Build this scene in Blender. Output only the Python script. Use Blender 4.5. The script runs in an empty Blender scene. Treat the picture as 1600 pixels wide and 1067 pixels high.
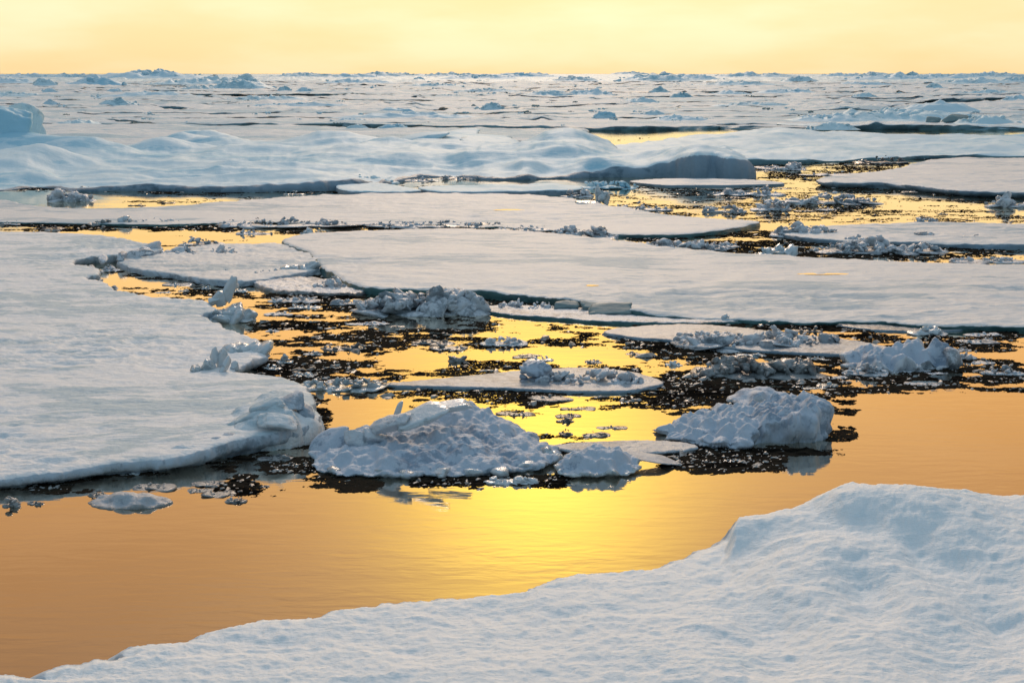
import bpy, bmesh, math, random
import numpy as np
from mathutils import Vector, Matrix, Euler
R = math.radians
scn = bpy.context.scene
col = scn.collection

# ------------------------------------------------------------------ camera
CAMH = 8.0
FPX = 2222.2            # focal length in pixels of the 1600 px wide photograph
PITCH = math.atan((533.5 - 114.5) / FPX)
cam_d = bpy.data.cameras.new('camera')
cam_d.sensor_width = 36; cam_d.lens = 50; cam_d.clip_start = 0.1; cam_d.clip_end = 90000
cam = bpy.data.objects.new('camera', cam_d); col.objects.link(cam)
cam.location = (0, 0, CAMH); cam.rotation_euler = (math.pi/2 - PITCH, 0, 0)
scn.camera = cam
scn.view_settings.view_transform = 'Standard'; scn.view_settings.look = 'None'
scn.view_settings.exposure = 0.0; scn.view_settings.gamma = 1.0
scn.cycles.max_bounces = 6

# ------------------------------------------------------------------ node helper
class NT:
    def __init__(s, tree): s.t = tree; s.n = tree.nodes; s.l = tree.links
    def node(s, typ, **kw):
        nd = s.n.new(typ)
        ins = kw.pop('ins', {})
        for k, v in kw.items(): setattr(nd, k, v)
        for k, v in ins.items():
            if hasattr(v, 'is_linked') or isinstance(v, bpy.types.NodeSocket): s.l.new(v, nd.inputs[k])
            else: nd.inputs[k].default_value = v
        return nd
    def math(s, op, a, b=0.0, c=None, clamp=False):
        ins = {0: a, 1: b}
        if c is not None: ins[2] = c
        return s.node('ShaderNodeMath', operation=op, use_clamp=clamp, ins=ins).outputs[0]
    def mr(s, v, a, b, c=0.0, d=1.0, smooth=True):
        return s.node('ShaderNodeMapRange', interpolation_type='SMOOTHSTEP' if smooth else 'LINEAR',
                      ins={'Value': v, 'From Min': a, 'From Max': b, 'To Min': c, 'To Max': d}).outputs[0]
    def mix(s, f, a, b, blend='MIX'):
        nd = s.node('ShaderNodeMix', data_type='RGBA', blend_type=blend)
        for i, v in ((0, f), (6, a), (7, b)):
            if isinstance(v, bpy.types.NodeSocket): s.l.new(v, nd.inputs[i])
            else: nd.inputs[i].default_value = v
        return nd.outputs[2]
    def ramp(s, v, stops):
        nd = s.node('ShaderNodeValToRGB', ins={0: v})
        e = nd.color_ramp.elements
        while len(e) < len(stops): e.new(0.5)
        for i, (p, c) in enumerate(stops): e[i].position = p; e[i].color = (*c, 1)
        return nd.outputs[0]

# ------------------------------------------------------------------ sky and sun
SUN_EL, SUN_AZ = R(30), R(1.2)       # azimuth east of +Y
world = bpy.data.worlds.new('World'); scn.world = world; world.use_nodes = True
w = NT(world.node_tree); w.n.clear()
sky = w.node('ShaderNodeTexSky', sky_type='NISHITA', sun_disc=False, sun_elevation=SUN_EL, sun_rotation=SUN_AZ,
             air_density=1.0, dust_density=2.0, ozone_density=1.5)
tc = w.node('ShaderNodeTexCoord')
dirv = tc.outputs['Generated']
sep = w.node('ShaderNodeSeparateXYZ', ins={0: dirv})
zz = w.math('ABSOLUTE', sep.outputs[2])
# cloud deck: glowing gold ahead, cool blue-grey overhead and behind
front = w.ramp(zz, [(0.0, (1.0, 0.76, 0.42)), (0.016, (1.0, 0.81, 0.46)), (0.045, (1.0, 0.86, 0.50)),
                    (0.10, (1.0, 0.69, 0.30)), (0.19, (0.98, 0.52, 0.16)), (0.30, (0.73, 0.37, 0.13)), (0.42, (0.49, 0.26, 0.12)),
                    (0.60, (0.60, 0.50, 0.46)), (0.8, (0.43, 0.51, 0.58)), (1.0, (0.36, 0.50, 0.63))])
back = w.ramp(zz, [(0.0, (0.14, 0.22, 0.27)), (0.3, (0.19, 0.29, 0.36)), (0.7, (0.29, 0.43, 0.54)), (1.0, (0.35, 0.49, 0.62))])
face = w.mr(sep.outputs[1], -0.25, 0.80)
base = w.mix(face, back, front)
gd = Vector((math.sin(R(1.2))*math.cos(R(16.2)), math.cos(R(1.2))*math.cos(R(16.2)), math.sin(R(16.2))))
dt = w.node('ShaderNodeVectorMath', operation='DOT_PRODUCT', ins={0: dirv, 1: gd}).outputs['Value']
g1 = w.math('POWER', w.math('MAXIMUM', dt, 0.0), 260.0)
g2 = w.math('POWER', w.math('MAXIMUM', dt, 0.0), 60.0)
mp = w.node('ShaderNodeMapping', ins={'Vector': dirv, 'Scale': (3.2, 3.2, 15.0)})
cn = w.node('ShaderNodeTexNoise', ins={'Vector': mp.outputs[0], 'Scale': 1.6, 'Detail': 5.0, 'Roughness': 0.5}).outputs[0]
cl = w.mr(cn, 0.32, 0.68)
clc = w.mix(cl, (0.96, 0.92, 0.82, 1), (1.05, 1.08, 1.16, 1))
b2 = w.mix(1.0, base, clc, 'MULTIPLY')
b3 = w.node('ShaderNodeVectorMath', operation='SCALE', ins={0: (1.0, 0.66, 0.06), 'Scale': w.math('MULTIPLY', g2, 0.26)}).outputs[0]
b4 = w.node('ShaderNodeVectorMath', operation='SCALE', ins={0: (1.0, 0.78, 0.04), 'Scale': w.math('MULTIPLY', g1, 1.3)}).outputs[0]
s1 = w.node('ShaderNodeVectorMath', operation='ADD', ins={0: b2, 1: b3}).outputs[0]
s2 = w.node('ShaderNodeVectorMath', operation='ADD', ins={0: s1, 1: b4}).outputs[0]
bg1 = w.node('ShaderNodeBackground', ins={'Color': sky.outputs[0], 'Strength': 0.006})
bg2 = w.node('ShaderNodeBackground', ins={'Color': s2, 'Strength': 0.97})
add = w.node('ShaderNodeAddShader', ins={0: bg1.outputs[0], 1: bg2.outputs[0]})
w.node('ShaderNodeOutputWorld', ins={0: add.outputs[0]})

sd = bpy.data.lights.new('sun', 'SUN'); sd.energy = 1.5; sd.angle = R(11); sd.color = (1.0, 0.75, 0.56)
so = bpy.data.objects.new('sun', sd); col.objects.link(so); so.location = (0, 0, 60)
sv = Vector((math.sin(SUN_AZ)*math.cos(SUN_EL), math.cos(SUN_AZ)*math.cos(SUN_EL), math.sin(SUN_EL)))
so.rotation_euler = (-sv).to_track_quat('-Z', 'Y').to_euler()

# ------------------------------------------------------------------ numpy noise
def _h(ix, iy, iz, seed):
    h = (ix.astype(np.int64)*374761393 + iy.astype(np.int64)*668265263 + iz*2147483647 + seed*1274126177) & 0xffffffff
    h = ((h ^ (h >> 13)) * 1274126177) & 0xffffffff
    h = ((h ^ (h >> 16)) * 2246822519) & 0xffffffff
    return ((h ^ (h >> 15)) & 0xffffff) / float(0xffffff)
def vnoise(x, y, seed=0):
    x = np.asarray(x, float); y = np.asarray(y, float)
    ix = np.floor(x); iy = np.floor(y); fx = x-ix; fy = y-iy
    fx = fx*fx*fx*(fx*(fx*6-15)+10); fy = fy*fy*fy*(fy*(fy*6-15)+10)
    a = _h(ix, iy, 0, seed); b = _h(ix+1, iy, 0, seed); c = _h(ix, iy+1, 0, seed); d = _h(ix+1, iy+1, 0, seed)
    return ((a*(1-fx)+b*fx)*(1-fy) + (c*(1-fx)+d*fx)*fy)*2-1
def fbm(x, y, octv=4, seed=0, gain=0.5):
    s = 0; a = 1; t = 0; ca, sa = math.cos(0.6), math.sin(0.6)
    for o in range(octv):
        s = s + a*vnoise(x, y, seed+o*17); t += a; a *= gain
        x, y = (x*ca - y*sa)*2.03+5.1, (x*sa + y*ca)*2.03+1.7
    return s/t
def ridged(x, y, octv=4, seed=0):
    s = 0; a = 1; t = 0
    for o in range(octv):
        s = s + a*(1-np.abs(vnoise(x, y, seed+o*13))*1.6); t += a; a *= .5; x = x*2.05+3; y = y*2.05+9
    return s/t
def worley(x, y, seed=0):
    x = np.asarray(x, float); y = np.asarray(y, float)
    ix = np.floor(x); iy = np.floor(y)
    f = np.full(x.shape, 9.0)
    for dx in (-1, 0, 1):
        for dy in (-1, 0, 1):
            cx = ix+dx; cy = iy+dy
            px = cx + _h(cx, cy, 1, seed); py = cy + _h(cx, cy, 2, seed)
            f = np.minimum(f, (px-x)**2 + (py-y)**2)
    return np.sqrt(f)
def vnoise3(p, seed=0):
    i = np.floor(p); f = p-i; f = f*f*(3-2*f); r = 0
    for dx in (0, 1):
        for dy in (0, 1):
            for dz in (0, 1):
                wt = (f[:, 0] if dx else 1-f[:, 0])*(f[:, 1] if dy else 1-f[:, 1])*(f[:, 2] if dz else 1-f[:, 2])
                r = r + wt*_h(i[:, 0]+dx, i[:, 1]+dy, (i[:, 2]+dz).astype(np.int64), seed)
    return r*2-1
def sst(a, b, x):
    t = np.clip((x-a)/(b-a), 0, 1); return t*t*(3-2*t)

# ------------------------------------------------------------------ pixel -> point on a level z
CP, SP = math.cos(PITCH), math.sin(PITCH)
def unp(px, py, z=0.0):
    px = np.asarray(px, float); py = np.asarray(py, float)
    u = (px-800)/FPX; v = -(py-533.5)/FPX
    dx = u; dy = CP + v*SP; dz = -SP + v*CP
    t = (z-CAMH)/dz
    return dx*t, dy*t
def mpp(py, z=0.0):                     # metres per pixel (sideways) at that picture height
    x, y = unp(800, py, z); return math.hypot(float(y), CAMH-z)/FPX

# ------------------------------------------------------------------ materials
def principled(name): 
    m = bpy.data.materials.new(name); m.use_nodes = True
    t = NT(m.node_tree); t.n.clear()
    return m, t
def finish(t, bs, disp=None):
    t.node('ShaderNodeOutputMaterial', ins={0: bs})

SPEC = {}
def snow_nodes(t, geo, c1, c2, rough=0.55, scale=1.0, bump=0.25, grain=1.0, patch=0.55, spec=0.35, stretch=0.45, bd=0.05):
    mp = t.node('ShaderNodeMapping', ins={'Vector': geo.outputs['Position'], 'Scale': (stretch*scale, scale, scale)})
    n1 = t.node('ShaderNodeTexNoise', ins={'Vector': mp.outputs[0], 'Scale': 1.1, 'Detail': 8.0, 'Roughness': 0.68}).outputs[0]
    n0 = t.node('ShaderNodeTexNoise', ins={'Vector': mp.outputs[0], 'Scale': 0.16, 'Detail': 4.0, 'Roughness': 0.5}).outputs[0]
    n2 = t.node('ShaderNodeTexNoise', ins={'Vector': mp.outputs[0], 'Scale': 5.0, 'Detail': 6.0, 'Roughness': 0.7}).outputs[0]
    f = t.mr(t.math('ADD', n1, t.math('MULTIPLY', t.math('SUBTRACT', n0, 0.5), 0.9)), patch, patch+0.11)
    c = t.mix(f, (*c1, 1), (*c2, 1))
    hh = t.math('ADD', n1, t.math('MULTIPLY', n2, 0.35*grain))
    b = t.node('ShaderNodeBump', ins={'Strength': bump, 'Distance': bd/max(scale, .05)*4, 'Height': hh}).outputs[0]
    return t.node('ShaderNodeBsdfPrincipled', ins={'Base Color': c, 'Roughness': rough, 'Normal': b, 'Specular IOR Level': spec}).outputs[0]
def make_snow(name, c1, c2, **kw):
    SPEC[name] = (c1, c2, kw)
    m, t = principled(name)
    geo = t.node('ShaderNodeNewGeometry')
    finish(t, snow_nodes(t, geo, c1, c2, **kw)); return m
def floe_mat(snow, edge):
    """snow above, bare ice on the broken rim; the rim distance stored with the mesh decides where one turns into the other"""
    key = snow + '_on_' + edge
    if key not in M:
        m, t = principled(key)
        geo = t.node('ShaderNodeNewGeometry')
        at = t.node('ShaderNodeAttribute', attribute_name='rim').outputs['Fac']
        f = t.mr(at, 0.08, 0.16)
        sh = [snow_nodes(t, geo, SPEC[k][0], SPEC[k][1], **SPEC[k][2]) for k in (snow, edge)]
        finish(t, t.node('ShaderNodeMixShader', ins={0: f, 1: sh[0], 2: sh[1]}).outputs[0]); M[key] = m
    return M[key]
M = {}
def sn(n, *a, **k): M[n] = make_snow(n, *a, **k)
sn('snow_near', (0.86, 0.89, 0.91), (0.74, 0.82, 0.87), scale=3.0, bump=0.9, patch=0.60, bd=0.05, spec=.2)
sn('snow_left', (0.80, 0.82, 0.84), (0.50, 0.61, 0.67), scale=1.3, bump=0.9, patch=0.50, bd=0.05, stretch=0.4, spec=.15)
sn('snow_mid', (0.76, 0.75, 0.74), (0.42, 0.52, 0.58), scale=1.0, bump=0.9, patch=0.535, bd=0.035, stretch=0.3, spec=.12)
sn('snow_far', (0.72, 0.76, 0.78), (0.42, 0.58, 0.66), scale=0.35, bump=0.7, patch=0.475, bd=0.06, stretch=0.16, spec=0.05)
sn('snow_hump', (0.62, 0.77, 0.84), (0.36, 0.61, 0.74), scale=0.5, bump=0.4, patch=0.54, bd=0.03, spec=0.08)  # blue of the shaded humps is put into this snow colour
sn('snow_crust', (0.47, 0.54, 0.63), (0.27, 0.34, 0.43), scale=4.5, bump=0.6, patch=0.54, bd=0.06, stretch=0.9, spec=.2)
sn('rubble', (0.62, 0.66, 0.71), (0.30, 0.34, 0.38), scale=3.5, bump=0.9, patch=0.50, bd=0.07, stretch=0.9, rough=0.4, spec=0.35)
sn('rubble_far', (0.60, 0.76, 0.82), (0.34, 0.53, 0.61), scale=0.5, bump=0.5, patch=0.5, bd=0.04, stretch=0.8, spec=.15)  # cyan of hummocks turned from the warm light, put into the colour
sn('clear_ice', (0.56, 0.62, 0.66), (0.30, 0.36, 0.39), scale=3.0, bump=0.5, patch=0.52, bd=0.04, stretch=0.9, rough=0.22, spec=0.6)
sn('grey_ice', (0.28, 0.30, 0.31), (0.12, 0.13, 0.14), scale=3.0, bump=0.7, patch=0.48, bd=0.05, stretch=0.8, rough=0.3, spec=0.45)
sn('wet_ice', (0.40, 0.44, 0.48), (0.24, 0.28, 0.32), scale=3.5, bump=0.8, patch=0.50, bd=0.05, stretch=0.9, rough=0.4, spec=0.3)
sn('green_ice', (0.26, 0.34, 0.34), (0.19, 0.26, 0.27), scale=1.0, bump=0.3, patch=0.5, spec=.3)
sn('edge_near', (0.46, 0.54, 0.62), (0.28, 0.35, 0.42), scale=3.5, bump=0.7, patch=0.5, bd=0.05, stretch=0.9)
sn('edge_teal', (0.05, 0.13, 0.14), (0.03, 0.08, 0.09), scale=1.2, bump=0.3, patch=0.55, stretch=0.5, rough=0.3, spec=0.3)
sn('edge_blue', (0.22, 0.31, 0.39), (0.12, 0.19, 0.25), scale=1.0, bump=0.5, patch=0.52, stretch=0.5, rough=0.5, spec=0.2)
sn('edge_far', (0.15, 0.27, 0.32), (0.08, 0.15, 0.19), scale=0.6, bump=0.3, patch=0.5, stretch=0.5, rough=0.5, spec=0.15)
sn('brash_dark', (0.030, 0.024, 0.018), (0.008, 0.007, 0.006), scale=5, bump=0.4, patch=0.5, rough=0.9, spec=0.0)  # near-black: wet, with the shade of backlit crumbs put into the colour
sn('brash_pale', (0.34, 0.35, 0.35), (0.14, 0.14, 0.14), scale=5, bump=0.4, patch=0.5, rough=0.35, spec=0.4)

def make_water(name):
    m, t = principled(name)
    geo = t.node('ShaderNodeNewGeometry')
    mp = t.node('ShaderNodeMapping', ins={'Vector': geo.outputs['Position'], 'Scale': (0.55, 1.7, 1.0), 'Rotation': (0, 0, R(4))})
    n1 = t.node('ShaderNodeTexNoise', ins={'Vector': mp.outputs[0], 'Scale': 2.2, 'Detail': 3.0, 'Roughness': 0.5, 'Distortion': 0.4}).outputs[0]
    n2 = t.node('ShaderNodeTexNoise', ins={'Vector': mp.outputs[0], 'Scale': 0.35, 'Detail': 2.0}).outputs[0]
    # ripples fade out with distance (they are far smaller than what can be seen there)
    dist = t.node('ShaderNodeVectorMath', operation='LENGTH', ins={0: geo.outputs['Position']}).outputs['Value']
    amp = t.mr(n2, 0.3, 0.7, 0.35, 1.0)
    h = t.math('MULTIPLY', n1, amp)
    b = t.node('ShaderNodeBump', ins={'Strength': 0.16, 'Distance': 0.035, 'Height': h}).outputs[0]
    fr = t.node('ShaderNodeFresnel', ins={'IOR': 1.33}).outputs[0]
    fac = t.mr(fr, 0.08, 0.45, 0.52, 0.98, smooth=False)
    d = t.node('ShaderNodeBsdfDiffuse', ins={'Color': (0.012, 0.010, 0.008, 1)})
    g = t.node('ShaderNodeBsdfGlossy', ins={'Color': (1.0, 0.93, 0.80, 1), 'Roughness': 0.035, 'Normal': b})  # sky gold partly put into the gloss tint; reflection boosted past Fresnel
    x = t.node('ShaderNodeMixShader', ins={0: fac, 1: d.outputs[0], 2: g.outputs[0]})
    finish(t, x.outputs[0]); return m
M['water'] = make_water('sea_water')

# ------------------------------------------------------------------ object helpers
def mesh_obj(name, verts, faces, mat, parent=None, smooth=True, loc=(0, 0, 0)):
    me = bpy.data.meshes.new(name)
    verts = np.asarray(verts, np.float32)
    faces = np.asarray(faces, np.int32)
    k = faces.shape[1]
    me.vertices.add(len(verts)); me.vertices.foreach_set('co', verts.ravel())
    me.loops.add(faces.size); me.loops.foreach_set('vertex_index', faces.ravel())
    me.polygons.add(len(faces)); me.polygons.foreach_set('loop_start', np.arange(0, faces.size, k, dtype=np.int32))
    me.polygons.foreach_set('use_smooth', np.full(len(faces), smooth))
    me.materials.append(mat)
    me.update()
    o = bpy.data.objects.new(name, me); col.objects.link(o); o.location = loc
    if parent: o.parent = parent
    return o
def tag(o, label=None, cat=None, group=None, kind=None):
    if label: o['label'] = label
    if cat: o['category'] = cat
    if group: o['group'] = group
    if kind: o['kind'] = kind
    return o
def empty(name, loc):
    o = bpy.data.objects.new(name, None); col.objects.link(o); o.location = loc; o.empty_display_size = .3
    return o
def compact(verts, faces):
    used = np.unique(faces); mp = np.full(len(verts), -1, np.int64); mp[used] = np.arange(len(used))
    return verts[used], mp[faces]

# ------------------------------------------------------------------ the sea
s_ = 40000.0
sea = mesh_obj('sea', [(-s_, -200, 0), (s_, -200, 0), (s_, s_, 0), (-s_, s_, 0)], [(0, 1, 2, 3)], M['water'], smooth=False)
tag(sea, kind='structure')

# ------------------------------------------------------------------ floe builder
def catmull(P, k):
    n = len(P); out = []
    for i in range(n):
        p0, p1, p2, p3 = P[i-1], P[i], P[(i+1) % n], P[(i+2) % n]
        for j in range(k):
            t = j/k
            out.append(0.5*((2*p1) + (p2-p0)*t + (2*p0-5*p1+4*p2-p3)*t*t + (3*p1-p0-3*p2+p3)*t**3))
    return np.array(out)
def sdf(X, Y, poly):
    """signed distance (positive inside), nearest point"""
    N = len(X); A = poly; B = np.roll(poly, -1, axis=0)
    D = np.empty(N); EX = np.empty(N); EY = np.empty(N)
    ch = 20000
    e = B-A; L = (e**2).sum(1)+1e-12
    for s in range(0, N, ch):
        x = X[s:s+ch, None]; y = Y[s:s+ch, None]
        t = np.clip(((x-A[:, 0])*e[:, 0] + (y-A[:, 1])*e[:, 1])/L, 0, 1)
        qx = A[:, 0]+t*e[:, 0]; qy = A[:, 1]+t*e[:, 1]
        d2 = (qx-x)**2 + (qy-y)**2
        i = d2.argmin(1); r = np.arange(len(i))
        c = ((A[:, 1] > y) != (B[:, 1] > y)) & (x < e[:, 0]*(y-A[:, 1])/(e[:, 1]+1e-12*(e[:, 1] == 0)) + A[:, 0])
        ins = (c.sum(1) % 2) == 1
        D[s:s+ch] = np.sqrt(d2[r, i])*np.where(ins, 1, -1); EX[s:s+ch] = qx[r, i]; EY[s:s+ch] = qy[r, i]
    return D, EX, EY
PROF = {  # t, outward offset (in units of T), height fraction (1 = top, 0 = water)
 'undercut': [(0, 0, 1), (.12, .10, .97), (.25, .22, .85), (.45, .26, .55), (.62, .12, .33), (.8, -.5, .2), (1, -1.0, -.4)],
 'wall':     [(0, 0, 1), (.15, .08, .92), (.45, .14, .55), (.75, .14, .1), (1, .0, -.5)],
 'soft':     [(0, 0, 1), (.2, .3, .93), (.5, .7, .6), (.8, .85, .1), (1, .7, -.5)],
 'thin':     [(0, 0, 1), (.3, .15, .7), (.7, .3, .1), (1, .2, -.6)],
}
def floe(label, pts, T, cat='ice floe', name='ice_floe', step=(2.5, 1.5), inner=(), humps=(), w_=None, prof='wall', snow='snow_mid', edge='edge_blue',
         en=(0.25, 0.15), und=(0.03, 2.5), fine=(0.01, 0.5), bill=None, k=5, seed=0, group=None, fn=None, ystretch=0.5, world_pts=None, eps_=None, rmask=True, roundin=0.3, ripple=None, split=True):
    P = []
    zs = []
    for p in pts:
        z = p[2] if len(p) > 2 else T
        if world_pts: P.append((p[0], p[1]))
        else:
            x, y = unp(p[0], p[1], z); P.append((float(x), float(y)))
        zs.append(z)
    P = np.array(P); zs = np.array(zs)
    poly = catmull(P, k)
    # --- warped grid
    if world_pts: 
        # project bounds
        dz = T-CAMH
        yc = P[:, 1]*CP*1.0; 
        fwd = P[:, 1]*CP - dz*SP*1.0
        up = P[:, 1]*SP + dz*CP
        pxs = 800 + FPX*P[:, 0]/fwd; pys = 533.5 - FPX*up/fwd
    else:
        pxs = np.array([p[0] for p in pts]); pys = np.array([p[1] for p in pts])
    dist = P[:, 1].mean()
    rowsp = step[1]*(dist**2)/(CAMH*FPX)
    if w_ is None: w_ = max(0.12, 3.2*rowsp)
    mx = 12 + 2*step[0]; my = 4*step[1]
    gx = np.arange(pxs.min()-mx-w_/ (dist/FPX), pxs.max()+mx+w_/(dist/FPX), step[0])
    y0 = pys.min(); y1 = pys.max()
    gy = np.arange(y0-my-3*step[1]-1, y1+my+3*step[1]+6, step[1])
    dmin = 100.0 + 22
    gy = gy[gy > 117.5]
    GX, GY = np.meshgrid(gx, gy)
    zref = float(np.median(zs))
    X, Y = unp(GX.ravel(), GY.ravel(), zref)
    nx, ny = len(gx), len(gy)
    D, EX, EY = sdf(X, Y, poly)
    nd = fbm(X/(en[1]*8+1e-6), Y/(en[1]*8+1e-6), 4, seed+5)*en[0] + en[0]*.55*np.abs(fbm(X/(en[1]*2.2), Y/(en[1]*3), 3, seed+6))
    sgn = np.where(D >= 0, 1.0, -1.0)
    ox = -(X-EX)*sgn/(np.abs(D)+1e-9); oy = -(Y-EY)*sgn/(np.abs(D)+1e-9)   # outward
    Dn = D + nd
    # --- height field from control points
    C = [(a, b, c) for (a, b), c in zip(P, zs)]
    for p in inner:
        x, y = (p[0], p[1]) if world_pts else unp(p[0], p[1], p[2]); C.append((float(x), float(y), p[2]))
    C = np.array(C); eps = min(np.ptp(P[:, 0]), np.ptp(P[:, 1]))*0.06 + 0.02
    if eps_: eps = eps_
    def height(x, y):
        num = 0; den = 0
        for cx, cy, cz in C:
            wt = 1.0/(((x-cx)**2 + (ystretch*(y-cy))**2) + eps**2)**1.7
            num = num + wt*cz; den = den + wt
        h = num/den
        for hx, hy, hz, rx, ry, *rot in humps:
            ux, uy = (hx, hy) if world_pts else unp(hx, hy, T)
            dx = x-ux; dy = y-uy
            if rot: 
                c_, s2_ = math.cos(R(rot[0])), math.sin(R(rot[0])); dx, dy = dx*c_+dy*s2_, -dx*s2_+dy*c_
            q = (dx/rx)**2 + (dy/ry)**2
            h = h + hz*np.exp(-q)
        return h
    out = Dn < 0
    t = np.clip(-Dn/w_, 0, 1.0)
    px_ = np.where(out, X + ox*Dn, X); py_ = np.where(out, Y + oy*Dn, Y)     # points on the (noisy) outline
    H = height(px_, py_)
    din = np.maximum(Dn, 0)
    H = H + und[0]*fbm(px_/und[1], py_/und[1], 4, seed+1) * (0.3+0.7*sst(0, 0.6, din))
    H = H + fine[0]*fbm(px_/fine[1], py_/fine[1]*1.0, 4, seed+2, .6)
    if ripple:
        rm = .3 + .9*sst(-.15, .3, fbm(px_/(ripple[1]*14), py_/(ripple[1]*12), 3, seed+21)) if rmask else 1.0
        H = H + ripple[0]*rm*(ridged(px_/ripple[1]*0.5, py_/ripple[1], 4, seed+3)-.5)
    if bill:
        wv = worley(px_/bill[1] + .3*fbm(px_/bill[1], py_/bill[1], 2, seed+8), py_/bill[1], seed+4)
        wv2 = worley(px_/bill[1]*2.3+7, py_/bill[1]*2.3, seed+6)
        H = H + bill[0]*(0.75-wv*1.1) + bill[0]*.2*(0.7-wv2)
    if fn is not None: H = fn(px_, py_, H, din)
    rr = roundin*T
    H = np.where(out, H, H - 0.18*T*(1-sst(0, max(rr, 1e-3), din))*0.6)
    H0 = np.where(out, H - 0.108*T, H)
    pr = np.array(PROF[prof])
    off = np.interp(t, pr[:, 0], pr[:, 1])*T; zf = np.interp(t, pr[:, 0], pr[:, 2])
    jag = 1 + 0.6*fbm(px_/(T*1.2), py_/(T*1.2), 3, seed+9) 
    off = off*jag + T*0.12*fbm(px_/(T*.5), zf*3+py_/(T*.5), 3, seed+11)*np.minimum(t*5, 1)
    if bill: off = off + np.minimum(t*4, 1)*bill[0]*1.1*(.5-worley(px_/bill[1]*.8+3, py_/bill[1]*.8, seed+15)) + np.minimum(t*4, 1)*(t < .7)*bill[0]*1.6*(.55-wv) + bill[0]*.7*(.6-worley(px_/bill[1]*1.3, py_/bill[1]*1.3 + zf*T/bill[1]*1.2, seed+14))*np.minimum(t*4, 1)
    zb = np.where(zf > 0, H0*zf, zf*T)
    Xf = np.where(out, px_ + ox*off, X); Yf = np.where(out, py_ + oy*off, Y); Zf = np.where(out, zb, H)
    V = np.stack([Xf, Yf, Zf], 1)
    idx = np.arange(nx*ny).reshape(ny, nx)
    q = np.stack([idx[:-1, :-1], idx[1:, :-1], idx[1:, 1:], idx[:-1, 1:]], -1).reshape(-1, 4)[:, ::-1]
    Dq = Dn[q]
    keep = Dq.max(1) > -w_*1.0
    q = q[keep]; Dq = Dq[keep]
    if len(q) == 0: return None
    # orient up
    a = V[q[:, 0]]; b = V[q[:, 1]]; c = V[q[:, 2]]
    cx, cy = P.mean(0)
    V2 = V - np.array([cx, cy, 0])
    is_top = Dq.mean(1) > -w_*0.10
    # smooth normals of the whole surface, shared by both parts
    fn_ = np.cross(V2[q[:, 2]]-V2[q[:, 0]], V2[q[:, 3]]-V2[q[:, 1]])
    VN = np.zeros_like(V2)
    for c_ in range(3):
        for kx in range(4): VN[:, c_] += np.bincount(q[:, kx], fn_[:, c_], minlength=len(V2))
    VN /= np.linalg.norm(VN, axis=1)[:, None] + 1e-12
    mat = floe_mat(snow, edge)
    def part(nm, qq, parent, loc=(0, 0, 0)):
        used = np.unique(qq); mp_ = np.full(len(V2), -1, np.int64); mp_[used] = np.arange(len(used))
        o = mesh_obj(nm, V2[used], mp_[qq], mat, parent, loc=loc)
        at = o.data.attributes.new('rim', 'FLOAT', 'POINT'); at.data.foreach_set('value', (-Dn[used]/w_).astype(np.float32))
        o.data.normals_split_custom_set_from_vertices(VN[used].astype(float).tolist())
        return o
    if split:
        root = empty(name, (cx, cy, 0))
        part('snow_cover', q[is_top], root)
        if (~is_top).any(): part('ice_edge', q[~is_top], root)
    else:
        root = part(name, q, None, (cx, cy, 0))
    tag(root, label, cat, group)
    return root

# ------------------------------------------------------------------ chunks of ice
_ico = {}
def ico(n):
    if n not in _ico:
        bm = bmesh.new(); bmesh.ops.create_icosphere(bm, subdivisions=n, radius=1.0)
        v = np.array([x.co[:] for x in bm.verts]); f = np.array([[q.index for q in fc.verts] for fc in bm.faces]); bm.free()
        v /= np.linalg.norm(v, axis=1)[:, None]
        _ico[n] = (v, f)
    return _ico[n]
def chunk(rng, n=3, planes=9, scale=(1, 1, 1), rot=None, rough=0.06, sharp=14.0, box=False):
    v, f = ico(n)
    N = rng.normal(size=(planes, 3)); N /= np.linalg.norm(N, axis=1)[:, None]
    d = rng.uniform(0.55, 1.0, planes)
    if box:
        B = np.concatenate([np.eye(3), -np.eye(3)]) + rng.normal(size=(6, 3))*.10; B /= np.linalg.norm(B, axis=1)[:, None]
        N = np.concatenate([B, N[:max(2, planes-6)]]); d = np.concatenate([rng.uniform(.68, .8, 6), rng.uniform(.8, .98, len(N)-6)])
    r = 1.35
    inv = np.maximum(v@N.T, 1e-3)/d          # 1/r for each plane
    inv = np.concatenate([inv, np.full((len(v), 1), 1/1.25)], 1)
    sm = (inv**sharp).sum(1)**(1/sharp)
    p = v/sm[:, None]
    s = int(rng.integers(1, 9999))
    p = p*(1 + rough*vnoise3(p*2.2+s, s)[:, None] + rough*.6*vnoise3(p*5+s, s+1)[:, None] + rough*.45*vnoise3(p*11+s, s+2)[:, None])
    p = p*np.array(scale)
    if rot is None: rot = Euler((rng.uniform(-.5, .5), rng.uniform(-.5, .5), rng.uniform(0, 6.28)))
    else: rot = Euler(rot)
    return p@np.array(rot.to_matrix()).T, f
def join(parts):
    vs = []; fs = []; o = 0
    for v, f in parts: vs.append(v); fs.append(f+o); o += len(v)
    return np.concatenate(vs), np.concatenate(fs)

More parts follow.
